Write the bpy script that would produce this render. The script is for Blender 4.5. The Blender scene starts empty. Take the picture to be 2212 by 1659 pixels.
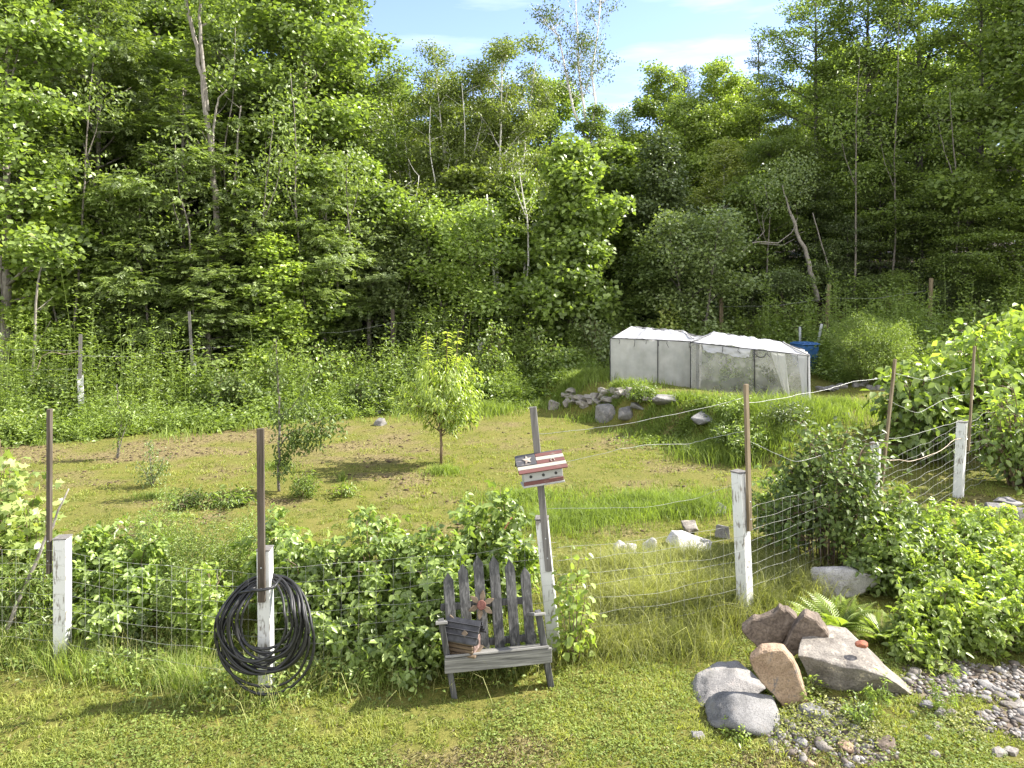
import bpy, bmesh, math, random
import numpy as np
from mathutils import Vector, noise as mnoise
SC = bpy.context.scene
COL = SC.collection
R = math.radians
# ------------------------------------------------------------------ camera, sky, sun, exposure
CAMH, FPX, CXP, HZ = 3.49, 1500.0, 1105.5, 625.0      # eye height (m), focal length, centre and horizon of the photograph's 2211 px frame
cd = bpy.data.cameras.new("camera"); cam = bpy.data.objects.new("camera", cd); COL.objects.link(cam)
cam.location = (0, 0, CAMH); cam.rotation_euler = (R(90), 0, 0)
cd.sensor_width = 36; cd.lens = 36 * FPX / 2211; cd.shift_y = -(829.5 - HZ) / 2211
cd.clip_start = .1; cd.clip_end = 3000
SC.camera = cam
SUN_EL, SUN_AZ = R(42), math.atan2(1, .24)             # azimuth from +Y towards +X: high on the right, a little behind the garden
w = bpy.data.worlds.new("World"); SC.world = w; w.use_nodes = True
nt = w.node_tree; nt.nodes.clear()
def wn(t, **k):
    n = nt.nodes.new(t)
    for a, b in k.items(): setattr(n, a, b)
    return n
sky = wn('ShaderNodeTexSky', sky_type='NISHITA'); sky.sun_disc = False
sky.sun_elevation = SUN_EL; sky.sun_rotation = SUN_AZ; sky.dust_density = .2; sky.ozone_density = 3.0; sky.air_density = .9
tc = wn('ShaderNodeTexCoord'); mp = wn('ShaderNodeMapping'); mp.inputs['Scale'].default_value = (1.2, 3.5, 9); mp.inputs['Rotation'].default_value = (0, R(-7), 0)
cn = wn('ShaderNodeTexNoise'); cn.inputs['Scale'].default_value = 2.1; cn.inputs['Detail'].default_value = 7; cn.inputs['Roughness'].default_value = .55
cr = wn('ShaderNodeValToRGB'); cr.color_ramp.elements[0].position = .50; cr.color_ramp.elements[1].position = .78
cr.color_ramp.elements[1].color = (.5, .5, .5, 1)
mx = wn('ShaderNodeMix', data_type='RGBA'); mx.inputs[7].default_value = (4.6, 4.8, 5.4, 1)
bg = wn('ShaderNodeBackground'); bg.inputs[1].default_value = .15; wo = wn('ShaderNodeOutputWorld')
L = nt.links.new
# added fill light: bright broken cloud put into the unseen sky behind the viewer
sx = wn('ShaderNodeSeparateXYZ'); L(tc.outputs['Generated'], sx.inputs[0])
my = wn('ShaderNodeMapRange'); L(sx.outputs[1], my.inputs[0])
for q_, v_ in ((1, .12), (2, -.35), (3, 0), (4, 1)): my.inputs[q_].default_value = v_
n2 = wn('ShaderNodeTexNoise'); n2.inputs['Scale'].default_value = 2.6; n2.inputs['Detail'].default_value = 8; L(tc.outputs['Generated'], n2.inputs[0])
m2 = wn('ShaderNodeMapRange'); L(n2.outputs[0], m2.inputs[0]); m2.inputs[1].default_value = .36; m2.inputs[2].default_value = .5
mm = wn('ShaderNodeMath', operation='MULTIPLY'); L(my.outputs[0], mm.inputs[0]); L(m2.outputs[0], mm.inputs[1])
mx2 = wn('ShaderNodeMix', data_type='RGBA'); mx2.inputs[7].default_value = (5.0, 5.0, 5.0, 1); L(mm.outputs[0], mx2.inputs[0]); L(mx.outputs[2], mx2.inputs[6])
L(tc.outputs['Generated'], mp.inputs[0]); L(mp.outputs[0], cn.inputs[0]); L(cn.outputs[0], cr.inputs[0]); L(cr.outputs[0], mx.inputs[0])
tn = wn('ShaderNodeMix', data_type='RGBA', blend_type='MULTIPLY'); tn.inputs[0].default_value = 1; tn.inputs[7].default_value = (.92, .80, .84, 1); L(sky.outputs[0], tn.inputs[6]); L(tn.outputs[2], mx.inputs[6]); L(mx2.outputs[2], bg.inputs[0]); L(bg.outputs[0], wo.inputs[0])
ld = bpy.data.lights.new("sun", 'SUN'); ld.energy = 5.0; ld.angle = R(.5); ld.color = (1, .95, .86)
sun = bpy.data.objects.new("sun", ld); COL.objects.link(sun); sun.location = (30, 20, 40)
SDIR = Vector((math.sin(SUN_AZ) * math.cos(SUN_EL), math.cos(SUN_AZ) * math.cos(SUN_EL), math.sin(SUN_EL)))
sun.rotation_euler = SDIR.to_track_quat('Z', 'Y').to_euler()
SC.view_settings.view_transform = 'Standard'; SC.view_settings.look = 'None'; SC.view_settings.gamma = 1
SC.view_settings.exposure = 1.66
SC.render.engine = 'CYCLES'
SC.cycles.max_bounces = 14; SC.cycles.diffuse_bounces = 10; SC.cycles.glossy_bounces = 2; SC.cycles.transmission_bounces = 10; SC.cycles.transparent_max_bounces = 12
SC.cycles.caustics_reflective = False; SC.cycles.caustics_refractive = False

# ------------------------------------------------------------------ helpers
rs = np.random.RandomState
def sst(a, b, x):
    t = np.clip((np.asarray(x, float) - a) / (b - a), 0, 1); return t * t * (3 - 2 * t)
def hash2(ix, iy, s):
    h = (ix * 374761393 + iy * 668265263 + s * 982451653) & 0x7fffffff
    h = ((h ^ (h >> 13)) * 1274126177) & 0x7fffffff
    return ((h ^ (h >> 16)) & 0xffff) / 65535.0
def vnoise(x, y, s=0):
    x = np.asarray(x, float); y = np.asarray(y, float)
    ix = np.floor(x).astype(np.int64); iy = np.floor(y).astype(np.int64); fx = x - ix; fy = y - iy
    u = fx * fx * (3 - 2 * fx); v = fy * fy * (3 - 2 * fy)
    return (hash2(ix, iy, s) * (1 - u) + hash2(ix + 1, iy, s) * u) * (1 - v) + (hash2(ix, iy + 1, s) * (1 - u) + hash2(ix + 1, iy + 1, s) * u) * v
def fbm(x, y, s=0, o=4):
    r = 0; a = .5
    for i in range(o): r = r + a * vnoise(x * 2 ** i, y * 2 ** i, s + i); a *= .5
    return r / (1 - .5 ** o)
# terrain: level garden, a stony bed and a bank rising to the wood behind
def TZ(x, y):
    x = np.asarray(x, float); y = np.asarray(y, float)
    rr = .3 * sst(0, 8, x) * sst(5, 12, y)
    s = ((x - .9) * 8 + (y - 20.5) * 3.7) / 8.81
    bed = .8 * sst(.15, .95, s) * (1 - .7 * sst(1.5, 5, s)) * sst(11.5, 15, y) * (1 - sst(21, 24, y))
    z = rr + bed + 2.6 * sst(21, 33, y) + 1.2 * sst(5, 16, x) * sst(12, 26, y) + .09 * np.maximum(y - 30, 0) * (1 - sst(90, 200, y) * .6)
    z = z + .16 * sst(1.2, 3.2, x) * sst(7.0, 5.0, y) * 0 + .12 * sst(1.5, 3, x) * (1 - sst(6.5, 8, y))
    z = z + .07 * (fbm(x * .45, y * .45, 5) - .5) + .05 * (fbm(x * 2.1, y * 2.1, 9, 3) - .5)
    return z
_yy = np.concatenate([np.arange(2.5, 30, .02), np.arange(30, 120, .1)])
def at(px, py):
    "the ground point seen at a pixel of the photograph"
    X = _yy * (px - CXP) / FPX; Z = CAMH + _yy * (HZ - py) / FPX
    k = np.argmax(Z <= TZ(X, _yy)); return Vector((X[k], _yy[k], float(TZ(X[k], _yy[k]))))
def on(px, Y):
    X = (px - CXP) / FPX * Y; return Vector((X, Y, float(TZ(X, Y))))
def pt(px, py, Y): return Vector(((px - CXP) / FPX * Y, Y, CAMH + (HZ - py) / FPX * Y))
def S(n, Y): return n * Y / FPX

def np_mesh(name, V, faces, rnd=None, smooth=False):
    "faces: list of int arrays (n,3) / (n,4)"
    me = bpy.data.meshes.new(name); V = np.asarray(V, np.float32)
    me.vertices.add(len(V)); me.vertices.foreach_set('co', V.ravel())
    faces = [np.asarray(f, np.int32) for f in faces if len(f)]
    loops = np.concatenate([f.ravel() for f in faces]); tot = np.concatenate([np.full(len(f), f.shape[1], np.int32) for f in faces])
    me.loops.add(len(loops)); me.loops.foreach_set('vertex_index', loops)
    me.polygons.add(len(tot)); me.polygons.foreach_set('loop_start', np.concatenate([[0], np.cumsum(tot)[:-1]]).astype(np.int32))
    if smooth: me.polygons.foreach_set('use_smooth', np.ones(len(tot), bool))
    if rnd is not None:
        a = me.attributes.new('rnd', 'FLOAT', 'POINT'); a.data.foreach_set('value', np.asarray(rnd, np.float32))
    me.update(calc_edges=True); me.validate(); return me
def link(name, me, mat=None, parent=None, loc=None):
    o = bpy.data.objects.new(name, me); COL.objects.link(o)
    if mat and not me.materials: me.materials.append(mat)
    if parent: o.parent = parent
    if loc is not None: o.location = loc
    return o
def tag(o, label=None, cat=None, group=None, kind=None):
    for k, v in (('label', label), ('category', cat), ('group', group), ('kind', kind)):
        if v: o[k] = v
    return o
def empty(name, loc, label, cat, group=None, rz=0, sc=1):
    o = bpy.data.objects.new(name, None); COL.objects.link(o); o.location = loc; o.rotation_euler = (0, 0, rz); o.empty_display_size = .2
    o.scale = (sc, sc, sc) if not hasattr(sc, '__len__') else sc
    return tag(o, label, cat, group)
def unit(v): return v / np.maximum(np.linalg.norm(v, axis=-1, keepdims=True), 1e-9)
# leaf templates: (u along, v across, w up)
KITE = (np.array([[0, 0, 0], [.42, .5, .12], [1, 0, -.08], [.42, -.5, .12]]), [np.array([[0, 2, 1], [0, 3, 2]])])
OVAL = (np.array([[0, 0, 0], [.3, .46, .10], [.68, .36, .04], [1, 0, -.16], [.68, -.36, .04], [.3, -.46, .10]]), [np.array([[0, 3, 2, 1], [0, 5, 4, 3]])])
LANCE = (np.array([[0, 0, 0], [.3, .5, .10], [.65, .42, -.06], [1, 0, -.32], [.65, -.42, -.06], [.3, -.5, .10], [.5, 0, -.06]]), [np.array([[0, 6, 2, 1], [6, 3, 2, 2], [0, 5, 4, 6], [6, 4, 3, 3]])])
LANCE = (LANCE[0], [np.array([[0, 6, 2, 1], [0, 5, 4, 6]]), np.array([[6, 3, 2], [6, 4, 3]])])
LOBED = (np.array([[0, 0, 0], [.12, .42, .06], [.42, .26, .03], [.55, .56, .08], [.66, .2, .02], [1, 0, -.1], [.66, -.2, .02], [.55, -.56, .08], [.42, -.26, .03], [.12, -.42, .06]]),
         [np.array([[0, 2, 1], [2, 4, 3], [0, 8, 2], [0, 9, 8], [8, 7, 6]]), np.array([[2, 8, 6, 4]]), np.array([[4, 6, 5]])])
class Leaves:
    def __init__(s): s.V = []; s.F = []; s.R = []; s.n = 0
    def add(s, P, D, N, ln, wd, rnd, tmpl=KITE):
        P = np.asarray(P, float); n = len(P)
        if n == 0: return
        D = unit(D); B = unit(np.cross(N, D)); N = np.cross(D, B)
        T, F = tmpl; k = len(T); ln = np.broadcast_to(ln, (n,)); wd = np.broadcast_to(wd, (n,))
        V = P[:, None, :] + (T[None, :, 0] * ln[:, None])[..., None] * D[:, None] + (T[None, :, 1] * wd[:, None])[..., None] * B[:, None] + (T[None, :, 2] * ln[:, None])[..., None] * N[:, None]
        s.V.append(V.reshape(-1, 3)); s.R.append(np.repeat(np.broadcast_to(rnd, (n,)), k))
        off = s.n + np.arange(n)[:, None, None] * k
        for f in F: s.F.append((f[None] + off).reshape(-1, f.shape[1]))
        s.n += n * k
    def mesh(s, name): return np_mesh(name, np.concatenate(s.V), s.F, np.concatenate(s.R))
class Tubes:
    def __init__(s): s.V = []; s.F = []; s.n = 0
    def add(s, path, rad, k=6):
        P = np.asarray([tuple(p) for p in path], float); m = len(P); rad = np.broadcast_to(rad, (m,))
        T = unit(np.gradient(P, axis=0)); ref = np.array([0, 0, 1.]) if abs(T[:, 2]).mean() < .8 else np.array([1., 0, 0])
        A = unit(np.cross(T, ref)); B = np.cross(T, A); an = np.arange(k) * 2 * math.pi / k
        V = P[:, None] + rad[:, None, None] * (np.cos(an)[None, :, None] * A[:, None] + np.sin(an)[None, :, None] * B[:, None])
        i = np.arange(m - 1)[:, None] * k; j = np.arange(k)[None]; j2 = (j + 1) % k
        F = np.stack([i + j, i + j2, i + k + j2, i + k + j], -1).reshape(-1, 4) + s.n
        s.V.append(V.reshape(-1, 3)); s.F.append(F); s.n += m * k
        s.V.append(P[[0, -1]]); c0, c1 = s.n, s.n + 1; jj = np.arange(k); b = c0 - m * k; e = c0 - k
        s.F.append(np.stack([np.full(k, c0), b + (jj + 1) % k, b + jj], -1)); s.F.append(np.stack([np.full(k, c1), e + jj, e + (jj + 1) % k], -1)); s.n += 2
    def mesh(s, name, smooth=True): return np_mesh(name, np.concatenate(s.V), s.F, smooth=smooth)
class MB:
    "collects bevelled boxes and prisms into one bmesh"
    def __init__(s): s.b = bmesh.new()
    def beam(s, p0, p1, wd, dp, up=(0, -1, 0), bev=.004, taper=1):
        p0, p1, up = Vector(p0), Vector(p1), Vector(up); d = (p1 - p0).normalized(); x = d.cross(up).normalized(); y = x.cross(d)
        vs = []
        for p, q in ((p0, 1), (p1, taper)):
            for a, c in ((-1, -1), (1, -1), (1, 1), (-1, 1)): vs.append(s.b.verts.new(p + x * a * wd / 2 * q + y * c * dp / 2 * q))
        fs = [s.b.faces.new([vs[i] for i in q]) for q in ((3, 2, 1, 0), (4, 5, 6, 7), (0, 1, 5, 4), (1, 2, 6, 5), (2, 3, 7, 6), (3, 0, 4, 7))]
        if bev: bmesh.ops.bevel(s.b, geom=list({e for f in fs for e in f.edges}), offset=bev, segments=1, affect='EDGES')
        return s
    def prism(s, pts, off, bev=0):
        "closed outline swept by off"
        off = Vector(off); a = [s.b.verts.new(Vector(p)) for p in pts]; c = [s.b.verts.new(Vector(p) + off) for p in pts]; n = len(a)
        fs = [s.b.faces.new(a[::-1]), s.b.faces.new(c)] + [s.b.faces.new((a[i], a[(i + 1) % n], c[(i + 1) % n], c[i])) for i in range(n)]
        if bev: bmesh.ops.bevel(s.b, geom=list({e for f in fs for e in f.edges}), offset=bev, segments=1, affect='EDGES')
        return s
    def build(s, name, mat, parent=None, loc=None):
        bmesh.ops.recalc_face_normals(s.b, faces=s.b.faces); me = bpy.data.meshes.new(name); s.b.to_mesh(me); s.b.free()
        return link(name, me, mat, parent, loc)

# ------------------------------------------------------------------ materials
def mat(name):
    m = bpy.data.materials.new(name); m.use_nodes = True; t = m.node_tree; t.nodes.clear()
    o = t.nodes.new('ShaderNodeOutputMaterial')
    def n(tp, inp=None, **k):
        x = t.nodes.new(tp)
        for a, b in k.items(): setattr(x, a, b)
        for a, b in (inp or {}).items():
            if hasattr(b, 'is_output'): t.links.new(b, x.inputs[a])
            else: x.inputs[a].default_value = b
        return x
    return m, t, o, n
def c4(c): return (c[0], c[1], c[2], 1)
def ramp(n, fac, stops):
    r = n('ShaderNodeValToRGB', {0: fac}); e = r.color_ramp.elements
    while len(e) < len(stops): e.new(.5)
    for x, (p, c) in zip(e, stops): x.position = p; x.color = c4(c)
    return r.outputs[0]
def leaf_mat(name, cols, tr=.45, rough=.42, tcol=1.3, spec=.65):
    cols = [(q[0] * .45 + q[1] * .8, q[1] * 1.4, q[2] * .5 + q[1] * .27) for q in cols]
    m, t, o, n = mat(name); a = n('ShaderNodeAttribute', attribute_name='rnd')
    oi = n('ShaderNodeObjectInfo')
    c = ramp(n, a.outputs['Fac'], [(i / (len(cols) - 1), q) for i, q in enumerate(cols)])
    h = n('ShaderNodeHueSaturation', {'Color': c, 'Value': 1.0}); v = n('ShaderNodeMath', {0: oi.outputs['Random'], 1: .3, 2: .85}, operation='MULTIPLY_ADD'); t.links.new(v.outputs[0], h.inputs['Value'])
    b = n('ShaderNodeBsdfPrincipled', {'Base Color': h.outputs[0], 'Roughness': rough, 'Specular IOR Level': spec})
    tl = n('ShaderNodeMix', {6: h.outputs[0], 7: (tcol, tcol * 1.06, .5, 1), 0: 1.0}, data_type='RGBA', blend_type='MULTIPLY')
    ts = n('ShaderNodeBsdfTranslucent', {0: tl.outputs[2]}); ms = n('ShaderNodeMixShader', {0: tr, 1: b.outputs[0], 2: ts.outputs[0]})
    t.links.new(ms.outputs[0], o.inputs[0]); return m
def noisy(name, stops, scale=8, rough=.8, stretch=(1, 1, 1), detail=6, bump=.3, bdist=.01, metal=0, dist=0, spec=.5):
    m, t, o, n = mat(name); tcx = n('ShaderNodeTexCoord'); mpx = n('ShaderNodeMapping', {0: tcx.outputs['Object'], 3: stretch})
    ns = n('ShaderNodeTexNoise', {'Vector': mpx.outputs[0], 'Scale': scale, 'Detail': detail, 'Roughness': .62, 'Distortion': dist})
    c = ramp(n, ns.outputs[0], stops); bp = n('ShaderNodeBump', {'Strength': bump, 'Distance': bdist, 'Height': ns.outputs[0]})
    b = n('ShaderNodeBsdfPrincipled', {'Base Color': c, 'Roughness': rough, 'Metallic': metal, 'Normal': bp.outputs[0], 'Specular IOR Level': spec})
    t.links.new(b.outputs[0], o.inputs[0]); return m
def rock_mat(name, base, dark, spot, speck=90):
    m, t, o, n = mat(name); tcx = n('ShaderNodeTexCoord'); P = tcx.outputs['Object']
    n1 = n('ShaderNodeTexNoise', {'Vector': P, 'Scale': 5.0, 'Detail': 8.0, 'Roughness': .65}); n2 = n('ShaderNodeTexNoise', {'Vector': P, 'Scale': float(speck), 'Detail': 3.0})
    c1 = ramp(n, n1.outputs[0], [(.32, dark), (.52, base), (.72, [min(1, q * 1.25) for q in base])])
    c2 = ramp(n, n2.outputs[0], [(.34, (.62, .62, .62)), (.5, (1, 1, 1)), (.66, (1.15, 1.15, 1.15))])
    m1 = n('ShaderNodeMix', {0: .8, 6: c1, 7: c2}, data_type='RGBA', blend_type='MULTIPLY')
    n3 = n('ShaderNodeTexNoise', {'Vector': P, 'Scale': 11.0, 'Detail': 6.0, 'Roughness': .7}); f3 = ramp(n, n3.outputs[0], [(.56, (0, 0, 0)), (.66, (1, 1, 1))])
    m2 = n('ShaderNodeMix', {0: f3, 6: m1.outputs[2], 7: c4(spot)}, data_type='RGBA')
    ad = n('ShaderNodeMath', {0: n1.outputs[0], 1: n2.outputs[0]}, operation='ADD'); bp = n('ShaderNodeBump', {'Strength': .55, 'Distance': .012, 'Height': ad.outputs[0]})
    b = n('ShaderNodeBsdfPrincipled', {'Base Color': m2.outputs[2], 'Roughness': .85, 'Normal': bp.outputs[0], 'Specular IOR Level': .3}); t.links.new(b.outputs[0], o.inputs[0]); return m
def paint_mat(name, paint, under, amount=.6, axis=2):
    "old paint peeling off grey wood, worn more in streaks along the grain"
    m, t, o, n = mat(name); tcx = n('ShaderNodeTexCoord'); sc = [60, 60, 60]; sc[axis] = 7
    mpx = n('ShaderNodeMapping', {0: tcx.outputs['Object'], 3: tuple(sc)}); g = n('ShaderNodeTexNoise', {'Vector': mpx.outputs[0], 'Scale': 1.0, 'Detail': 5.0, 'Distortion': .6})
    n1 = n('ShaderNodeTexNoise', {'Vector': tcx.outputs['Object'], 'Scale': 6.0, 'Detail': 5.0, 'Roughness': .6}); ad = n('ShaderNodeMath', {0: g.outputs[0], 1: n1.outputs[0]}, operation='ADD')
    f = ramp(n, n('ShaderNodeMath', {0: ad.outputs[0], 1: .5}, operation='MULTIPLY').outputs[0], [(amount - .02, (0, 0, 0)), (amount + .03, (1, 1, 1))])
    wv = n('ShaderNodeMix', {0: g.outputs[0], 6: c4([q * .9 for q in paint]), 7: c4([min(.9, q * 1.06) for q in paint])}, data_type='RGBA')
    mxx = n('ShaderNodeMix', {0: f, 6: wv.outputs[2], 7: c4(under)}, data_type='RGBA'); bp = n('ShaderNodeBump', {'Strength': .4, 'Distance': .004, 'Height': g.outputs[0]})
    b = n('ShaderNodeBsdfPrincipled', {'Base Color': mxx.outputs[2], 'Roughness': .6, 'Normal': bp.outputs[0]}); t.links.new(b.outputs[0], o.inputs[0]); return m
def wood_mat(name, a, b_, c, axis=2, knot=.5):
    sc = [45, 45, 45]; sc[axis] = 2.2
    return noisy(name, [(.3, a), (.5, b_), (.7, c)], 1.0, .85, tuple(sc), 6, .6, .004, dist=.8, spec=.25)
GREEN = [(.025, .055, .012), (.05, .105, .02), (.085, .16, .028), (.14, .22, .035)]
M = dict(
    maple=leaf_mat('maple_leaf', [(.035, .075, .014), (.08, .16, .026), (.135, .235, .04), (.21, .31, .06)]),
    ash=leaf_mat('ash_leaf', [(.05, .095, .028), (.09, .16, .045), (.145, .225, .068), (.21, .29, .09)]),
    birch=leaf_mat('birch_leaf', [(.06, .095, .022), (.1, .145, .035), (.145, .19, .045), (.2, .235, .06)]),
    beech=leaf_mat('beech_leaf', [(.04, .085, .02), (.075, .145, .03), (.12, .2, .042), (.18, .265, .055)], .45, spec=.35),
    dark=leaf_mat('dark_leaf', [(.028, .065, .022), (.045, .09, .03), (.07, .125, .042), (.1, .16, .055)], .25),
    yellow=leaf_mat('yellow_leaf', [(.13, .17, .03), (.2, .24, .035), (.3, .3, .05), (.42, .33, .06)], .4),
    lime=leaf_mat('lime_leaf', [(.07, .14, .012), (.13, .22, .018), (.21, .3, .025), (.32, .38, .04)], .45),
    peach=leaf_mat('peach_leaf', [(.09, .16, .016), (.17, .25, .022), (.28, .33, .03), (.45, .42, .04)], .45, .35),
    bramble=leaf_mat('bramble_leaf', [(.045, .11, .016), (.09, .18, .026), (.155, .255, .045), (.25, .34, .09)], .4),
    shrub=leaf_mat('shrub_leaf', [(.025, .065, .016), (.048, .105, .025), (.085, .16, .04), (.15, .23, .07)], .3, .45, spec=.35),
    grey=leaf_mat('grey_leaf', [(.06, .1, .045), (.09, .145, .065), (.13, .19, .085), (.19, .25, .11)], .35),
    weed=leaf_mat('weed_leaf', [(.05, .11, .018), (.09, .175, .026), (.14, .235, .036), (.22, .3, .05)], .42),
    feather=leaf_mat('feather_leaf', [(.07, .14, .025), (.11, .2, .034), (.16, .26, .045), (.24, .33, .07)], .4),
    vine=leaf_mat('vine_leaf', [(.09, .16, .04), (.15, .23, .05), (.25, .3, .1), (.42, .36, .2)], .4),
    needle=leaf_mat('pine_needle', [(.025, .06, .02), (.045, .09, .03), (.07, .125, .04), (.1, .16, .05)], .2),
    grass=leaf_mat('grass_blade', [(.06, .095, .01), (.135, .16, .016), (.22, .215, .026), (.34, .26, .07)], .4, .55, spec=.25),
    green=leaf_mat('green_blade', [(.055, .10, .012), (.1, .17, .02), (.16, .24, .03), (.25, .29, .06)], .45, .55, spec=.3),
    straw=leaf_mat('straw_blade', [(.09, .1, .022), (.19, .17, .05), (.34, .26, .11), (.56, .43, .25)], .4, .55, spec=.3),
    thatch=leaf_mat('thatch', [(.12, .055, .03), (.2, .1, .045), (.28, .16, .07), (.22, .17, .04)], .2, .7),
    bark=noisy('bark', [(.3, (.06, .05, .04)), (.5, (.14, .12, .1)), (.7, (.24, .22, .19))], 9, .9, (3, 3, .6), 7, .8, .03),
    palebark=noisy('pale_bark', [(.3, (.1, .085, .07)), (.5, (.22, .195, .165)), (.7, (.34, .31, .27))], 9, .9, (3, 3, .6), 7, .6, .02),
    darkbark=noisy('dark_bark', [(.3, (.03, .026, .022)), (.5, (.07, .06, .05)), (.7, (.12, .11, .1))], 9, .9, (3, 3, .6), 7, .8, .03),
    whitebark=noisy('birch_bark', [(.3, (.06, .05, .045)), (.4, (.5, .46, .42)), (.6, (.72, .69, .64))], 3, .7, (1, 1, 5), 7, .3, .01),
    stem=noisy('stem', [(.3, (.1, .12, .03)), (.6, (.22, .2, .07))], 9, .8),
    brownstem=noisy('brown_stem', [(.3, (.09, .06, .04)), (.6, (.2, .14, .09))], 9, .8),
)
# ------------------------------------------------------------------ ground
def blob(x, y, c, rx, ry):
    return np.exp(-(((x - c.x) / rx) ** 2 + ((y - c.y) / ry) ** 2) ** 1.5)
SOIL = [(at(290, 975), 3.2, 1.0, 1), (at(500, 935), 2.6, 1.0, 1), (at(840, 960), 1.5, .9, .9), (at(250, 1130), 1.6, .8, .7), (at(1090, 925), .9, .8, .7), (at(820, 1035), 1.3, .45, .8),
        (at(1360, 1043), .5, .25, 1.3), (at(1570, 1030), .5, .4, .6), (at(480, 1080), 1.2, .6, .5), (at(1010, 1650), .6, .22, 1.1), (at(1200, 1605), .35, .16, .9), (at(1650, 1655), .4, .3, .6), (at(1500, 1010), .8, .5, .3), (at(1950, 1645), 1.2, .25, .8), (at(1330, 945), .8, .6, .6), (at(700, 1000), 2.0, .6, .5)]
def soil(x, y):
    s = 0
    for c, rx, ry, k in SOIL: s = s + k * blob(x, y, c, rx, ry)
    n = fbm(x * 1.1, y * 1.6, 21); return np.clip((s * 1.2 - .25 + (n - .5) * 2.8) * sst(.05, .3, s) + .6 * sst(.58, .7, n) * sst(8, 10, y) * (1 - sst(17, 20, y)), 0, 1)
GRV = [(at(2150, 1475), .7, .28), (at(2010, 1490), .4, .2), (at(1790, 1555), .3, .2), (at(1730, 1595), .25, .2), (at(2200, 1560), .35, .2), (at(1850, 1610), .25, .2)]
def gravel(x, y):
    s = 0
    for c, rx, ry in GRV: s = np.maximum(s, blob(x, y, c, rx * 1.15, ry * 1.15))
    return np.clip(s * 1.5 - .25 + (fbm(x * 3, y * 3, 31) - .5) * 2.0, 0, 1) * sst(.1, .4, s)
EDX, EDY = [-40, -14, -11.5, -7, -5, 0, 1.5, 3, 8, 10, 40], [14, 14.5, 15.7, 17.5, 18.8, 20.7, 21.2, 22.2, 21.2, 19.8, 17]
def edge_y(x): return np.interp(x, EDX, EDY)
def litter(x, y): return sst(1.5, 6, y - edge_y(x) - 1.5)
ys = np.concatenate([np.arange(1, 12, .11), np.arange(12, 28, .2), np.geomspace(28, 900, 60)])
xs = np.concatenate([-np.geomspace(16, 900, 40)[::-1], np.arange(-15.85, 16, .16), np.geomspace(16, 900, 40)])
GX, GY = np.meshgrid(xs, ys); GZ = TZ(GX, GY); nx, ny = len(xs), len(ys)
i = np.arange(ny - 1)[:, None] * nx + np.arange(nx - 1)[None]
me = np_mesh('ground', np.stack([GX, GY, GZ], -1).reshape(-1, 3), [np.stack([i, i + 1, i + nx + 1, i + nx], -1).reshape(-1, 4)], smooth=True)
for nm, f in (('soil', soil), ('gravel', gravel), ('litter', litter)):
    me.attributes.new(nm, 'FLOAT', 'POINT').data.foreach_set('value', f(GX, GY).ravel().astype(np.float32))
m, t, o, n = mat('ground_cover'); P = n('ShaderNodeTexCoord').outputs['Object']
nA = n('ShaderNodeTexNoise', {'Vector': P, 'Scale': 1.3, 'Detail': 8.0, 'Roughness': .7}).outputs[0]; nB = n('ShaderNodeTexNoise', {'Vector': P, 'Scale': 24.0, 'Detail': 6.0, 'Roughness': .7}).outputs[0]
def atr(q): return n('ShaderNodeAttribute', attribute_name=q).outputs['Fac']
def mixc(f, a, b): return n('ShaderNodeMix', {0: f, 6: a, 7: b}, data_type='RGBA').outputs[2]
gA = ramp(n, nA, [(.3, (.08, .11, .016)), (.5, (.15, .165, .028)), (.68, (.23, .195, .055))]); gB = ramp(n, nB, [(.3, (.03, .03, .01)), (.5, (.1, .1, .022)), (.7, (.22, .19, .06))])
nC = n('ShaderNodeTexNoise', {'Vector': P, 'Scale': 85.0, 'Detail': 5.0, 'Roughness': .75}).outputs[0]; gC = ramp(n, nC, [(.32, (.018, .018, .006)), (.5, (.11, .105, .022)), (.68, (.3, .25, .09))]); gr = mixc(.45, mixc(.5, gA, gB), gC); so = ramp(n, nB, [(.3, (.035, .026, .015)), (.45, (.11, .085, .042)), (.6, (.22, .18, .08)), (.75, (.3, .26, .11))])
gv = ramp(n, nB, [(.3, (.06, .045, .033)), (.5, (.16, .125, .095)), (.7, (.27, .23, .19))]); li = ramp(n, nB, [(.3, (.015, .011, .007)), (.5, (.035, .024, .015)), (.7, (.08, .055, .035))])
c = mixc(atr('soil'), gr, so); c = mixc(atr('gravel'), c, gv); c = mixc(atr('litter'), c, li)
bp = n('ShaderNodeBump', {'Strength': .8, 'Distance': .03, 'Height': nB}); b = n('ShaderNodeBsdfPrincipled', {'Base Color': c, 'Roughness': .95, 'Normal': bp.outputs[0], 'Specular IOR Level': .15}); t.links.new(b.outputs[0], o.inputs[0])
tag(link('ground', me, m), 'lawn and mown garden ground rising to the wood', None, None, 'structure')
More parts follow.
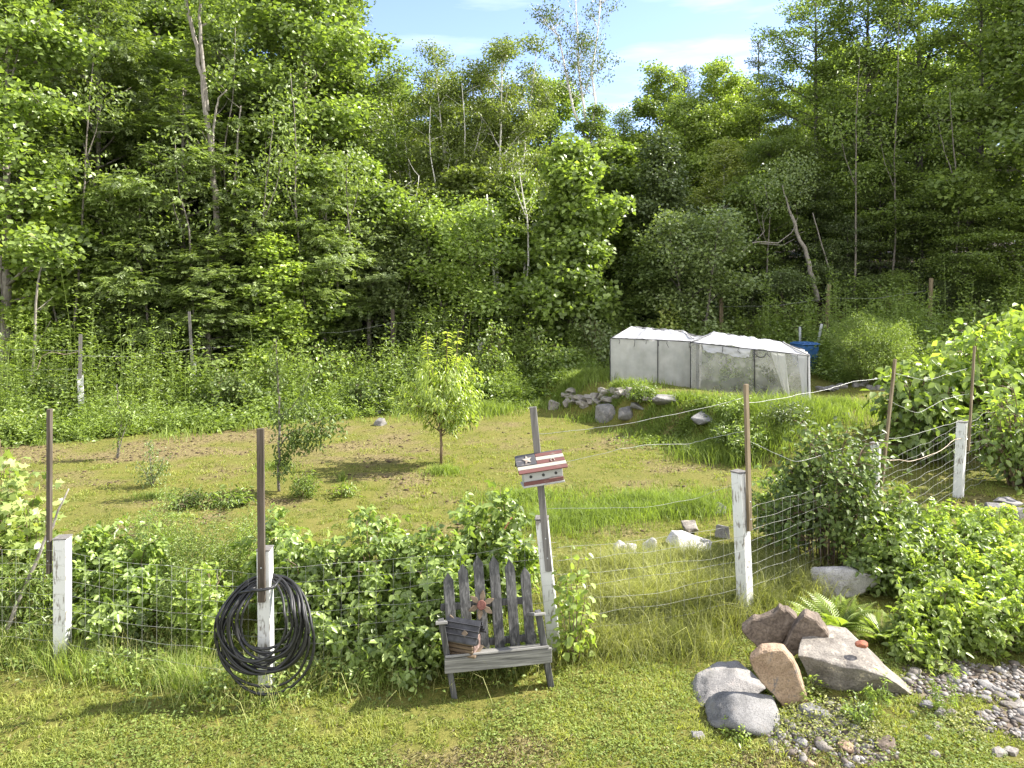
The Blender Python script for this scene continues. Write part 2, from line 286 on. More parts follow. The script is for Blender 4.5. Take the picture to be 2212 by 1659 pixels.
# ------------------------------------------------------------------ trees
def limb_path(p, az, el, ln, curl, r, n=6, wob=.06):
    "bent limb; curl > 0 turns up, < 0 droops"
    pts = [np.array(p, float)]; d = el; a = az
    for k in range(n - 1):
        st = ln / (n - 1); pts.append(pts[-1] + st * np.array([math.cos(d) * math.cos(a), math.cos(d) * math.sin(a), math.sin(d)])); d += curl / (n - 1) + r.normal(0, wob); a += r.normal(0, wob * 1.6)
    return np.array(pts)
def lerp_path(P, s):
    x = s * (len(P) - 1); k = min(int(x), len(P) - 2); return P[k] + (P[k + 1] - P[k]) * (x - k)
PROF = dict(ovoid=lambda t: (t + .3) ** .25 * max(0, 1.03 - t) ** .62,round=lambda t: ((t + .18) ** .5) * max(0, 1.02 - t) ** .55 * 1.45, tall=lambda t: (t + .25) ** .35 * max(0, 1.02 - t) ** .75 * 1.25,
            cone=lambda t: (1.03 - t) ** .9, vase=lambda t: (t + .05) ** .8 * max(0, 1.03 - t) ** .4 * 1.6, even=lambda t: .85 * max(0, 1.02 - t) ** .3)
def make_tree(seed, H, R_, cb, prof, nl, el=(35, 10), curl=.2, tr=.14, lean=(0, 0), stems=1, spread=.5, nleaf=30000, leaf=(.13, .1), tmpl=KITE, cl=(.45, .28), ua=.7, oa=.35, droop=.2, fronds=False, twigs=5, tw=.4, needles=False, trunk_top=.97, minL=.4, inner=.3, bough=1.0):
    """el: limb angle at crown bottom and top (deg); cl: clump radius and thickness. Returns trunk mesh, crown mesh."""
    r = rs(seed); T = Tubes(); C = []; A = []; WL = []
    for si in range(stems):
        a0 = si * 2 * math.pi / stems + r.uniform(0, .6); k = spread if stems > 1 else 0
        zz = np.linspace(-.3, H * trunk_top * (1 if si == 0 else r.uniform(.82, .97)), 12); tt = np.clip(zz / H, 0, 1)
        off = k * H * .22 * tt ** .8
        P = np.stack([lean[0] * zz + off * math.cos(a0) + np.cumsum(r.normal(0, .012 * H / 12, 12)), lean[1] * zz + off * math.sin(a0) + np.cumsum(r.normal(0, .012 * H / 12, 12)), zz], -1)
        rad = tr * (1 - tt * .93) ** .85 / (stems ** .4); rad[0] *= 1.25; T.add(P, rad, 9)
        for j in range(nl // stems):
            t = (j + r.uniform(0, 1)) / (nl // stems); z = H * (cb + (.98 - cb) * t); s = np.clip((z + .3) / (zz[-1] + .3), 0, 1); p = lerp_path(P, s)
            Lb = max(minL, R_ * PROF[prof](t) * r.uniform(.55, 1.25)) / (1 if stems == 1 else 1.35); az = j * 2.4 + r.normal(0, .35); e = R(el[0] + (el[1] - el[0]) * t) + r.normal(0, .12)
            Q = limb_path(p, az, e, Lb, curl + r.normal(0, .1), r); rr = min(.05 * tr / .14 + .012 * Lb, tr * .45 * (1 - .7 * t)) * bough; T.add(Q, np.linspace(rr, .006, len(Q)), 5)
            for f in (inner, .5, .68, .84, 1): C.append(lerp_path(Q, f)); A.append((p[0], p[1])); WL.append(Lb)
            for q in range(twigs):
                f = r.uniform(.3, .95); b = lerp_path(Q, f); da = az + r.choice([-1, 1]) * r.uniform(.5, 1.2); Lt = Lb * tw * r.uniform(.6, 1.1) * (1.15 - .5 * f)
                W = limb_path(b, da, e * .6 + r.normal(0, .25), Lt, curl * .6, r, 4); T.add(W, np.linspace(rr * .45 + .003, .004, 4), 3)
                for g in (.45, .75, 1): C.append(lerp_path(W, g)); A.append((p[0], p[1])); WL.append(Lb)
    C = np.array(C); A = np.array(A); nc = len(C); w = np.maximum(.25, 1 + r.normal(0, .5, nc)) * np.array(WL) ** 1.1; cnt = r.multinomial(int(nleaf / (11 if fronds else 1)), w / w.sum())
    ci = np.repeat(np.arange(nc), cnt); n = len(ci); g = r.normal(0, 1, (n, 3)); g = g / np.maximum(1, np.linalg.norm(g, axis=1, keepdims=True) / 1.8)
    P = C[ci] + g * np.array([cl[0], cl[0], cl[1]]); out = P - np.concatenate([A[ci], (C[ci, 2:3] - .6)], 1); out = unit(out)
    tint = np.clip(.45 + r.normal(0, .16, nc)[ci] + r.normal(0, .17, n), 0, 1); Lv = Leaves()
    if fronds:
        D = unit(out * .8 + r.normal(0, .5, (n, 3)) + [0, 0, -droop]); N = unit(np.array([0, 0, 1.]) + out * .3 + r.normal(0, .35, (n, 3))); B = unit(np.cross(N, D)); N = np.cross(D, B); fl = r.uniform(.28, .42, n)
        for k in range(5):
            for sgn in (-1, 1):
                Lv.add(P + D * (fl * (.2 + .17 * k))[:, None] - np.array([0, 0, 1]) * (fl * .25 * (k / 5) ** 2)[:, None], D * .45 + sgn * B * .9 + [0, 0, -.35] + r.normal(0, .12, (n, 3)), N + sgn * B * -.2 + r.normal(0, .2, (n, 3)), leaf[0] * r.uniform(.8, 1.2, n), leaf[1], np.clip(tint + r.normal(0, .06, n), 0, 1), tmpl)
        Lv.add(P + D * fl[:, None], D + [0, 0, -.5], N, leaf[0] * 1.1, leaf[1], tint, tmpl)
    else:
        D = unit(out * .5 + r.normal(0, .7, (n, 3)) + [0, 0, -droop]); N = np.array([0, 0, ua]) + out * oa + r.normal(0, .55, (n, 3))
        if needles: D = unit(out * .7 + r.normal(0, .55, (n, 3)) + [0, 0, .25])
        Lv.add(P, D, N, leaf[0] * r.uniform(.7, 1.3, n), leaf[1] * r.uniform(.8, 1.2, n), tint, tmpl)
    return T.mesh('trunk'), Lv.mesh('crown')
KINDS = dict(
    maple=dict(H=15, R_=3.4, cb=.2, prof='even', nl=38, el=(22, 52), curl=.15, tr=.15, nleaf=24000, leaf=(.165, .16), tmpl=KITE, cl=(.36, .22), droop=.35, twigs=8, tw=.55, mat='maple', bark='palebark'),
    ash=dict(H=15, R_=3.0, cb=.2, prof='tall', nl=34, el=(30, 55), curl=-.2, tr=.13, nleaf=42000, leaf=(.14, .055), tmpl=KITE, cl=(.32, .2), droop=.5, twigs=7, tw=.55, fronds=True, mat='ash', bark='palebark'),
    poplar=dict(H=17, R_=3.0, cb=.3, prof='tall', nl=34, el=(35, 60), curl=.2, tr=.16, nleaf=26000, leaf=(.11, .1), cl=(.32, .24), twigs=8, tw=.5, droop=.4, mat='maple', bark='palebark'),
    birch=dict(H=14, R_=3.1, cb=.2, prof='tall', nl=42, el=(45, 68), curl=-.35, tr=.11, nleaf=36000, leaf=(.1, .08), cl=(.28, .25), twigs=7, tw=.55, stems=3, spread=.55, droop=.5, mat='birch', bark='whitebark'),
    beech=dict(H=16, R_=4.0, cb=.1, prof='even', nl=40, el=(5, 45), curl=.1, tr=.17, nleaf=34000, leaf=(.14, .09), cl=(.38, .09), ua=1.3, oa=.1, droop=.15, twigs=9, tw=.55, mat='beech', bark='darkbark'),
    pine=dict(H=15, R_=2.6, cb=.2, prof='cone', nl=50, el=(8, 40), curl=.3, tr=.16, nleaf=30000, leaf=(.17, .022), cl=(.3, .17), needles=True, twigs=5, mat='needle', bark='darkbark', minL=.3),
    young=dict(H=8, R_=2.1, cb=.06, prof='round', nl=30, el=(30, 60), curl=.15, tr=.08, nleaf=17000, leaf=(.17, .17), tmpl=KITE, cl=(.34, .2), droop=.35, mat='maple', bark='bark'),
    bushy=dict(H=4.5, R_=2.0, cb=.03, prof='round', nl=30, el=(25, 70), curl=-.2, tr=.06, nleaf=14000, leaf=(.1, .08), cl=(.3, .22), stems=3, spread=.9, droop=.2, mat='grey', bark='bark'),
)
_tm = {}
def tree(kind, var, px, Y, top, name, label, group=None, mt=None, cat='tree', over=None, H=None, wide=1.0, X=None):
    "place a tree whose crown top stands at image height TOP"
    key = (kind, var, str(over)); k = dict(KINDS[kind]); k.update(over or {}); leafm, bark = k.pop('mat'), k.pop('bark')
    if key not in _tm: _tm[key] = make_tree(sum(map(ord, kind)) + 31 * var + 7 * len(str(over)), **k)
    p = on(px, Y); h = H or (CAMH + (HZ - top) * Y / FPX - p.z); s = h / k['H']; wide = wide * 1.22
    e = empty(name, p, label, cat, group, rz=(px * .37 + Y * 1.7) % 6.28, sc=(s * wide, s * wide, s))
    tm, cm = _tm[key]; mm = M[mt or leafm]
    a = link('trunk', tm, M[bark], e)
    if cm.materials and cm.materials[0] != mm:
        k2 = key + (mm.name,)
        if k2 not in _tm: _tm[k2] = cm.copy(); _tm[k2].materials.clear()
        cm = _tm[k2]
    link('crown', cm, mm, e); return e
# left wood
tree('maple', 0, 20, 20.5, -60, 'maple_tree', 'bright green maple with big leaves at the left edge of the photo', 'trees of the left wood', mt='maple')
tree('ash', 0, 215, 24, -60, 'ash_tree', 'tall ash with drooping feathery leaves behind the fence post with the bent top board', 'trees of the left wood')
tree('ash', 1, 395, 23.5, 170, 'ash_tree', 'leafy ash leaning over the weeds just left of the bare forked trunk', 'trees of the left wood', wide=1.35)
tree('ash', 2, 540, 23, 420, 'ash_tree', 'low ash bush under the bare forked trunk at the wood edge', 'trees of the left wood', wide=1.7)
tree('maple', 1, 655, 26.5, -40, 'maple_tree', 'broad tall maple right of the bare forked trunk', 'trees of the left wood')
tree('poplar', 0, 755, 29, -50, 'poplar_tree', 'tall poplar at the right end of the left wood against the sky', 'trees of the left wood', over=dict(cb=.2, R_=3.4))
tree('maple', 2, 590, 22.5, 515, 'maple_sapling', 'small yellow green maple sapling under the tall left wood', 'trees of the left wood', mt='lime', wide=1.25, over=dict(H=9, R_=1.6, nleaf=9000, nl=22, cb=.2))
tree('ash', 2, 705, 24.5, 330, 'ash_tree', 'slender leafy ash in front of the broad tall maple', 'trees of the left wood', wide=1.25)
tree('maple', 1, 110, 27.5, -160, 'maple_tree', 'shaded maple rising behind the bright maple and the tall ash', 'trees of the left wood')
tree('maple', 0, 330, 29, -130, 'maple_tree', 'tall maple between the tall ash and the bare forked trunk', 'trees of the left wood')
tree('maple', 1, -130, 23, -120, 'maple_tree', 'maple half cut off by the left border of the photo', 'trees of the left wood')
tree('poplar', 1, 545, 33, -120, 'poplar_tree', 'tall poplar showing behind the bare forked trunk', 'trees of the left wood')
tree('young', 0, 120, 21.3, 470, 'young_maple', 'low branched young maple over the weeds left of the bent post', 'trees of the left wood', mt='lime')
tree('young', 1, 770, 27, 360, 'young_maple', 'young maple under the poplar at the right end of the left wood', 'trees of the left wood')
tree('bushy', 0, 845, 26.5, 480, 'honeysuckle_bush', 'pale grey green bush with arching twigs above the fallen log', 'bushes at the wood edge', cat='bush')
tree('bushy', 1, 985, 26.3, 440, 'honeysuckle_bush', 'pale green upright bush left of the leaning birch stems', 'bushes at the wood edge', mt='weed', cat='bush')
# middle
tree('birch', 0, 905, 34, 150, 'birch_tree', 'leafy birch clump left of the two tallest leafy birches', 'birches at the wood edge')
tree('birch', 1, 1000, 32, 95, 'birch_tree', 'tall leafy birch clump left of the sky gap', 'birches at the wood edge')
tree('birch', 2, 1080, 31, 55, 'birch_tree', 'tallest leafy birch clump with the white leaning stems', 'birches at the wood edge')
tree('young', 0, 1235, 25.5, 312, 'maple_tree', 'round dark maple standing alone below the sparse birch', 'middle trees', wide=.95, over=dict(prof='ovoid', R_=2.2, nl=36, nleaf=16000))
tree('young', 2, 1425, 28.5, 300, 'dark_tree', 'dark narrow tree right of the round dark maple', 'middle trees', mt='dark', over=dict(prof='ovoid', leaf=(.12, .1), nleaf=20000, bark='darkbark'))
tree('bushy', 2, 1510, 25, 470, 'honeysuckle_bush', 'large rounded grey green bush behind the mesh cages', 'bushes at the wood edge', cat='bush', wide=.98)
tree('birch', 0, 1560, 32, 300, 'birch_tree', 'yellowing birch behind the large rounded bush', 'middle trees', mt='yellow', wide=1.3, over=dict(nleaf=18000, stems=1, spread=0, leaf=(.15, .12)))
tree('maple', 2, 1545, 36, 150, 'maple_tree', 'sunny yellow green maple below the dark pine top', 'middle trees', mt='lime', wide=.9)
tree('maple', 0, 1425, 42, 165, 'maple_tree', 'rounded green tree on the far treeline right of the sparse birch', 'far treeline', wide=.9, mt='lime')
tree('poplar', 1, 1345, 43, 235, 'poplar_tree', 'yellowish poplar just right of the sparse birch fork', 'far treeline', mt='lime', wide=1.2)
tree('maple', 1, 1190, 41, 180, 'maple_tree', 'green maple filling the treeline left of the sparse birch', 'far treeline')
tree('pine', 0, 1160, 46, 160, 'pine_tree', 'thin pine top poking above the treeline left of the sparse birch', 'far treeline')
tree('pine', 0, 1480, 45, 140, 'pine_tree', 'pine top on the treeline above the rounded green tree', 'far treeline')
tree('pine', 1, 1635, 41, 78, 'pine_tree', 'dark pine with ragged top at the right end of the sky gap', 'far treeline', mt='needle', over=dict(nl=30, R_=2.2, nleaf=10000, cl=(.22, .12), leaf=(.2, .03), twigs=3))
tree('maple', 2, 850, 43, 190, 'maple_tree', 'tree behind the leafy birch clump beside the left wood', 'far treeline')
tree('young', 1, 1120, 29, 390, 'young_maple', 'bright young maple between the leaning birch stems and the round maple', 'middle trees', wide=.85)
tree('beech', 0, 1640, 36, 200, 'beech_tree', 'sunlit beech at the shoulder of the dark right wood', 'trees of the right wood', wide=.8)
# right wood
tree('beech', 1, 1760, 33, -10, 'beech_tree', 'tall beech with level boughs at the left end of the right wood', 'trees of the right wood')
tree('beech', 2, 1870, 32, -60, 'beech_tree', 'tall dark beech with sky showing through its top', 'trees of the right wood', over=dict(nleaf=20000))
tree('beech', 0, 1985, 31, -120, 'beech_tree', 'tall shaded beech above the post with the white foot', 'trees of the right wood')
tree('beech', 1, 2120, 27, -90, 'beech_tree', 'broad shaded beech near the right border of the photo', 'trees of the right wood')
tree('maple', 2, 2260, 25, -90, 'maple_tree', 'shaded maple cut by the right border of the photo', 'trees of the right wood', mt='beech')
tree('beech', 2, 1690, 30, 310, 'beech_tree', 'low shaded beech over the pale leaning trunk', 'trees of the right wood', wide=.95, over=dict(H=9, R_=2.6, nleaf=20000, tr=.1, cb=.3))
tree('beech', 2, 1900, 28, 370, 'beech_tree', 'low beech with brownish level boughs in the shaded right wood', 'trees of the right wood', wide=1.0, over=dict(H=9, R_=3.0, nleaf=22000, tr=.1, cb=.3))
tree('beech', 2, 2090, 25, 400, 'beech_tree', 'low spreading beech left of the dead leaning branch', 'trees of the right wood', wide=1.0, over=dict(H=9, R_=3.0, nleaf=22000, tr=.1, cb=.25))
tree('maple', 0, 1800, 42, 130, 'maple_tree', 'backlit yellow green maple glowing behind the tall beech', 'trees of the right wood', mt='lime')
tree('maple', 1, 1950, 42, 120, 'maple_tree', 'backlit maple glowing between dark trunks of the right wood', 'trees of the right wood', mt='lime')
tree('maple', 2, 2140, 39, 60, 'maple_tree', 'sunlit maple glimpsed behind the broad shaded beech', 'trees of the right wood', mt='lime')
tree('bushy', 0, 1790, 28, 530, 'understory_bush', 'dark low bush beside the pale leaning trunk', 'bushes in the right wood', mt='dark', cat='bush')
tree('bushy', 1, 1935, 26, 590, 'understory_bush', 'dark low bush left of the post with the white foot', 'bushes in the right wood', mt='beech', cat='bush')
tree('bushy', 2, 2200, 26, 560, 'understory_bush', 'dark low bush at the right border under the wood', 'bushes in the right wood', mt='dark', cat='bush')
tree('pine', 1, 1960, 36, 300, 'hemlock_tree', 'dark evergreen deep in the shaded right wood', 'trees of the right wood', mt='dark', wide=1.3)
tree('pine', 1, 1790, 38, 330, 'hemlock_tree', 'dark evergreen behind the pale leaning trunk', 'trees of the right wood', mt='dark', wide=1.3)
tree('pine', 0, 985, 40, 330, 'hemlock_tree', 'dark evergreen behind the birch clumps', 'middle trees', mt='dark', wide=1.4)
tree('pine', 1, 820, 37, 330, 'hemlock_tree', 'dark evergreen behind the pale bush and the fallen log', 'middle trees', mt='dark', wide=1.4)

# low front row closing the wood edge
for k, (kd, px, Y, tp, lab, mt, wd) in enumerate((('young', 60, 22.5, 420, 'leafy young maple at the left border above the loose bent wire', 'maple', 1.1), ('young', 190, 22, 520, 'young maple just right of the bent post top', 'ash', 1.1), ('ash', 300, 22.6, 380, 'bushy ash between the tall ash and the leafy leaning one', None, 1.5), ('ash', 450, 22, 520, 'low ash thicket at the foot of the bare forked trunk', None, 1.9), ('young', 640, 24, 470, 'young maple behind the yellow green sapling', 'maple', 1.1), ('ash', 800, 26, 430, 'ash above the left end of the fallen log', 'grey', 1.6), ('ash', 165, 25, 200, 'ash filling the gap right of the bright green maple', None, 1.3), ('young', 715, 26, 500, 'low young maple left of the fallen log', 'grey', 1.2), ('ash', 480, 26, 60, 'tall ash behind the bare forked trunk', None, 1.3), ('ash', 600, 28, 20, 'tall ash left of the broad tall maple', None, 1.2), ('maple', 250, 33, -120, 'tall maple far back between the tall ash and its neighbour', None, 1.1), ('maple', 20, 30, -150, 'tall maple far back at the left border', None, 1.1), ('maple', 430, 35, -100, 'tall maple far back left of the bare forked trunk', None, 1.1), ('maple', 690, 34, -20, 'tall maple far back behind the broad tall maple', None, 1.1))):
    tree(kd, k % 3, px, Y, tp, 'young_maple' if kd == 'young' else kd + '_tree', lab, 'trees of the left wood', mt=mt, wide=wd)
for k, (kd, px, Y, tp, lab, mt, wd) in enumerate((('birch', 940, 30, 300, 'low leafy birch under the two tall birch clumps', None, 1.2), ('young', 1010, 28.5, 380, 'green young maple behind the upright pale bush', 'birch', 1.1), ('young', 900, 29, 420, 'young maple above the right end of the fallen log', 'birch', 1.2), ('birch', 1190, 33, 330, 'leafy birch behind the round dark maple', 'maple', 1.3), ('young', 1330, 30, 330, 'shaded young maple between the round maple and the dark narrow tree', 'maple', 1.1), ('maple', 1290, 38, 250, 'green maple under the sparse birch fork', None, 1.0), ('maple', 1480, 36, 230, 'green maple behind the dark narrow tree', 'lime', 1.0), ('young', 1400, 26, 560, 'low shaded tree at the left of the large rounded bush', 'shrub', 1.4), ('maple', 960, 44, 220, 'tree on the far slope behind the birch clumps', None, 1.1), ('maple', 1050, 45, 230, 'tree on the far slope behind the tallest birch', None, 1.1))):
    tree(kd, k % 3, px, Y, tp, 'birch_tree' if kd == 'birch' else 'maple_tree', lab, 'middle trees', mt=mt, wide=wd)
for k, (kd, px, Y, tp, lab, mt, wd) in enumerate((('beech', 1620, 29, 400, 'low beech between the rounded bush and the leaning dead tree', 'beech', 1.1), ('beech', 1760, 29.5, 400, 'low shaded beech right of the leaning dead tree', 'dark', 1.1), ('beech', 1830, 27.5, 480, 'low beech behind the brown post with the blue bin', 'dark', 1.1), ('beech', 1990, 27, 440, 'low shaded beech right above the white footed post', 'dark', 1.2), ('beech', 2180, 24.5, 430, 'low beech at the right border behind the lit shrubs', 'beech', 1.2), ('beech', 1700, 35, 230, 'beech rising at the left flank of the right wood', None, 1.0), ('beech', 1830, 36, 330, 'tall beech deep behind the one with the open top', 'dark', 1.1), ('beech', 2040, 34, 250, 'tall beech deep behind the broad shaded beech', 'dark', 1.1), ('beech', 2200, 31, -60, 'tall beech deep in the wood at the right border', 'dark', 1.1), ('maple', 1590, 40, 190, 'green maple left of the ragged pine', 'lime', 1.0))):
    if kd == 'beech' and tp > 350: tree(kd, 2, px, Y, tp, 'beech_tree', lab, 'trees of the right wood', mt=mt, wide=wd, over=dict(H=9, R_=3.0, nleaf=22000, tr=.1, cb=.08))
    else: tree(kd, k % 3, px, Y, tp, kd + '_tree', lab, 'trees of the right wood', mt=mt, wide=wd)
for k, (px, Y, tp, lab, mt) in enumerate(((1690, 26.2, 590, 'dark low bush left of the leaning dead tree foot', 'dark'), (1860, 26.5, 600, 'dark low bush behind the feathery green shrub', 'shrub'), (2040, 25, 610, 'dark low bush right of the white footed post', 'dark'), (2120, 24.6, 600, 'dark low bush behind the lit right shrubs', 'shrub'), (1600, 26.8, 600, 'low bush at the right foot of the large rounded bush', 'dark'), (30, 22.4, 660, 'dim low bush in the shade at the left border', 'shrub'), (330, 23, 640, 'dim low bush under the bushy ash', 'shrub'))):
    tree('bushy', k % 3, px, Y, tp, 'understory_bush', lab, 'understory bushes', mt=mt, cat='bush', wide=1.3)

# sparse tall birch with three pale stems
def sparse_birch():
    Y = 38; e = empty('sparse_birch', on(1270, Y), 'tall thin birch with three white stems and few leaves against the sky', 'tree', 'birches at the wood edge'); r = rs(77); b = on(1270, Y); T = Tubes(); C = []
    def q(px, py, dy=0): v = pt(px, py, Y) - b; return np.array([v.x, v.y + dy, v.z])
    fork = q(1272, 320); T.add([(0, 0, -.3), (.05, 0, fork[2] * .5), fork], [.16, .13, .11], 9)
    for st in ([(1272, 320), (1238, 235), (1222, 150), (1205, 80), (1165, 40)], [(1272, 320), (1262, 240), (1250, 150), (1245, 60), (1240, -30)], [(1272, 320), (1283, 230), (1280, 150), (1292, 60), (1300, -40)]):
        P = np.array([q(*s, dy=r.normal(0, .4) if k else 0) for k, s in enumerate(st)]); T.add(P, np.linspace(.085, .02, len(P)), 7)
        for k in range(26):
            f = r.uniform(.28, 1); p = lerp_path(P, f); a = r.uniform(0, 6.28); Q = limb_path(p, a, R(r.uniform(30, 65)), r.uniform(.8, 2.3) * (1.3 - f * .5), -.2, r); T.add(Q, np.linspace(.016, .004, 6), 4)
            for g in (.5, .7, .85, 1): C.append(lerp_path(Q, g))
            for _ in range(3):
                W = limb_path(lerp_path(Q, r.uniform(.3, .9)), a + r.choice([-1, 1]) * .8, R(r.uniform(10, 60)), .7, -.2, r, 4); T.add(W, np.linspace(.007, .003, 4), 3); C += [W[1], W[2], W[3]]
    C = np.array(C); n = 3300; P = C[r.randint(0, len(C), n)] + r.normal(0, .13, (n, 3)); Lv = Leaves()
    Lv.add(P, r.normal(0, 1, (n, 3)) + [0, 0, -.7], r.normal(0, 1, (n, 3)), r.uniform(.1, .17, n), .09, r.uniform(.1, .8, n))
    cen = q(1265, 115); g = r.normal(0, 1, (900, 3)) * [.45, .45, .6] + cen; Lv.add(g, r.normal(0, 1, (900, 3)), r.normal(0, 1, (900, 3)), .1, .07, r.uniform(.2, .9, 900))
    link('trunk', T.mesh('trunk'), M['whitebark'], e); link('crown', Lv.mesh('crown'), M['shrub'], e)
sparse_birch()
# pale forked trunk in the left wood
def stick_tree(name, label, Y, lines, mt, crown=None, cat='tree', group=None, sub=0):
    "bare or nearly bare stems traced from base upwards; lines = [([(px,py,dy)..], r0, r1)]"
    px0 = lines[0][0][0][0]; b = on(px0, Y); e = empty(name, b, label, cat, group); T = Tubes(); r = rs(len(label))
    for pts, r0, r1 in lines:
        P = np.array([tuple(pt(p[0], p[1], Y + (p[2] if len(p) > 2 else 0)) - b) for p in pts]); n = max(8, len(P) * 3)
        P = np.array([lerp_path(P, s) for s in np.linspace(0, 1, n)]); P += r.normal(0, r0 * .25, P.shape); T.add(P, np.linspace(r0, r1, n), 8)
        for k in range(sub):
            a = r.uniform(0, 6.28); Q = limb_path(lerp_path(P, r.uniform(.4, 1)), a, R(r.uniform(10, 50)), r.uniform(.5, 1.4), .1, r); T.add(Q, np.linspace(r1 * .5, .004, 6), 4)
    link('trunk', T.mesh('trunk'), M[mt], e)
    if crown:
        Lv = Leaves(); 
        for (px, py, rx, rz, nn, ln, lw) in crown['c']:
            c0 = pt(px, py, Y) - b; g = r.normal(0, 1, (nn, 3)); g /= np.maximum(1, np.linalg.norm(g, axis=1, keepdims=True) / 1.7); P = np.array(c0) + g * [rx, rx, rz]
            Lv.add(P, r.normal(0, 1, (nn, 3)) + [0, 0, -.4], r.normal(0, .6, (nn, 3)) + [0, 0, .7], ln * r.uniform(.7, 1.3, nn), lw, np.clip(.45 + .25 * vnoise(P[:, 0] * 2, P[:, 2] * 2) - .12 + r.normal(0, .15, nn), 0, 1))
        link('crown', Lv.mesh('crown'), M[crown['m']], e)
    return e
stick_tree('forked_tree', 'tall pale forked trunk rising bare through the left wood', 22.8, [([(488, 735), (486, 640), (480, 540), (470, 450), (458, 370), (452, 280), (437, 180), (418, 90), (402, 0), (392, -90)], .13, .05), ([(447, 240), (438, 120), (430, 30), (433, -80)], .07, .035),
    ([(459, 330), (462, 270), (470, 215), (490, 195)], .05, .02), ([(457, 360), (440, 330), (425, 300)], .04, .012)], 'palebark', dict(m='maple', c=[(400, -60, 1.2, .8, 1500, .13, .12), (450, -40, .8, .8, 900, .13, .12), (480, 170, .3, .3, 120, .13, .12)]), group='trees of the left wood', sub=2)
stick_tree('dead_snag', 'broken grey snag beside the tall pale forked trunk', 23.5, [([(500, 690), (503, 540), (506, 400), (512, 300), (520, 228)], .05, .025)], 'palebark', sub=2)
stick_tree('bare_stem_tree', 'thin bare stem crossing the leaves of the leafy ash', 22.2, [([(262, 740), (235, 560), (215, 480), (205, 400), (180, 310)], .045, .02), ([(217, 485), (190, 465), (165, 455)], .025, .01)], 'palebark', sub=3)
stick_tree('leaning_dead_tree', 'pale dead trunk leaning left at the edge of the right wood', 26.5, [([(1765, 650), (1752, 590), (1735, 530), (1708, 465)], .1, .06), ([(1708, 465), (1700, 440), (1690, 400)], .05, .02)], 'palebark', dict(m='grey', c=[(1690, 400, .7, .6, 900, .09, .08), (1720, 370, .5, .5, 500, .09, .08)]), group='trees of the right wood')
stick_tree('leaning_dead_tree', 'thin pale pole leaning left behind the dead trunk', 27.5, [([(1795, 600), (1775, 530), (1755, 460)], .035, .02)], 'palebark')
stick_tree('dead_branch', 'bare grey branch forking low before the right wood', 26, [([(1600, 545), (1630, 522), (1680, 525), (1712, 500), (1722, 470)], .03, .008), ([(1630, 522), (1650, 500), (1645, 465)], .02, .006), ([(1640, 526), (1690, 530), (1716, 516)], .015, .005)], 'palebark', cat='branch', sub=2)
stick_tree('dead_branch', 'bare branch leaning left over the low spreading beech', 24.2, [([(2240, 610), (2205, 580), (2180, 545), (2140, 505)], .06, .02)], 'palebark', cat='branch', sub=2)
for k, (px0, x1, Y, t_, lab) in enumerate(((1072, 1050, 27.5, 420, 'white leaning birch stem left of a nearly upright one'), (1078, 1062, 27.8, 440, 'nearly upright white birch stem between two others'), (1095, 1098, 29, 400, 'straight white birch stem beside the round dark maple'), (1130, 1132, 28, 560, 'short white birch stem at the foot of the round dark maple'))):
    stick_tree('white_birch', lab, Y, [([(px0, 660), ((px0 + x1) / 2 + 2, 540), (x1, t_)], .065 if k != 3 else .05, .03)], 'whitebark', group='white birch stems')
# thin bare trunks standing in the shade under the left wood
r_ = rs(5)
STL = ['leaning left', 'standing straight', 'with a slight bend', 'forked near its foot']
for k, (px, Y, wd) in enumerate(((8, 20, .04), (68, 19.6, .05), (150, 21, .035), (285, 22, .03), (330, 23, .04), (365, 23.5, .035), (415, 24, .05), (440, 22.6, .035), (468, 24, .04), (515, 24.5, .035), (540, 23.6, .04), (575, 25, .05), (625, 26, .06), (648, 25, .05), (668, 24.6, .045), (690, 26, .06), (722, 26, .04), (745, 27, .035))):
    h = r_.uniform(4, 6); b = on(px, Y); e = empty('bare_tree', b, 'thin bare tree in the shade under the left wood behind the weeds', 'tree', 'thin trunks under the left wood'); T = Tubes(); l = r_.normal(0, .08)
    P = np.stack([np.linspace(0, l * h, 9) + np.cumsum(r_.normal(0, .03, 9)), np.cumsum(r_.normal(0, .03, 9)), np.linspace(-.2, h, 9)], -1); T.add(P, np.linspace(wd, wd * .5, 9), 7)
    for q in range(3): Q = limb_path(lerp_path(P, r_.uniform(.3, .8)), r_.uniform(0, 6.28), R(35), r_.uniform(.5, 1.1), .1, r_); T.add(Q, np.linspace(wd * .3, .004, 6), 4)
    link('trunk', T.mesh('trunk'), M['palebark' if k % 3 else 'bark'], e)
stems = (('L', 60, 40, 21.4, 700, 330, 'by the left border'), ('L', 318, 292, 21.6, 720, 400, 'before the bushy ash'), ('L', 415, 380, 21.8, 700, 300, 'left of the bare forked trunk'), ('L', 560, 588, 22.4, 690, 250, 'just right of the bare forked trunk'), ('L', 655, 628, 23.2, 690, 160, 'before the broad tall maple'), ('L', 735, 752, 24, 680, 330, 'before the tall poplar'), ('L', 160, 205, 21.2, 720, 60, 'through the tall ash'), ('L', 480, 512, 23.5, 620, 60, 'high beside the bare forked trunk'), ('M', 870, 905, 27, 640, 380, 'above the fallen log'), ('M', 950, 925, 29, 600, 230, 'before the leafy birch clumps'), ('M', 1015, 1000, 29.5, 560, 180, 'in the middle of the tall birches'), ('M', 1150, 1120, 27.5, 600, 330, 'at the left of the round dark maple'), ('R', 1665, 1650, 27.5, 640, 400, 'left of the leaning dead tree'), ('R', 1845, 1850, 26.6, 640, 120, 'in the right wood behind the feathery shrub'), ('R', 1925, 1945, 26.8, 640, 40, 'in the right wood near the low brownish beech'), ('R', 2075, 2050, 25.2, 640, 200, 'in the right wood left of the dead branch'))
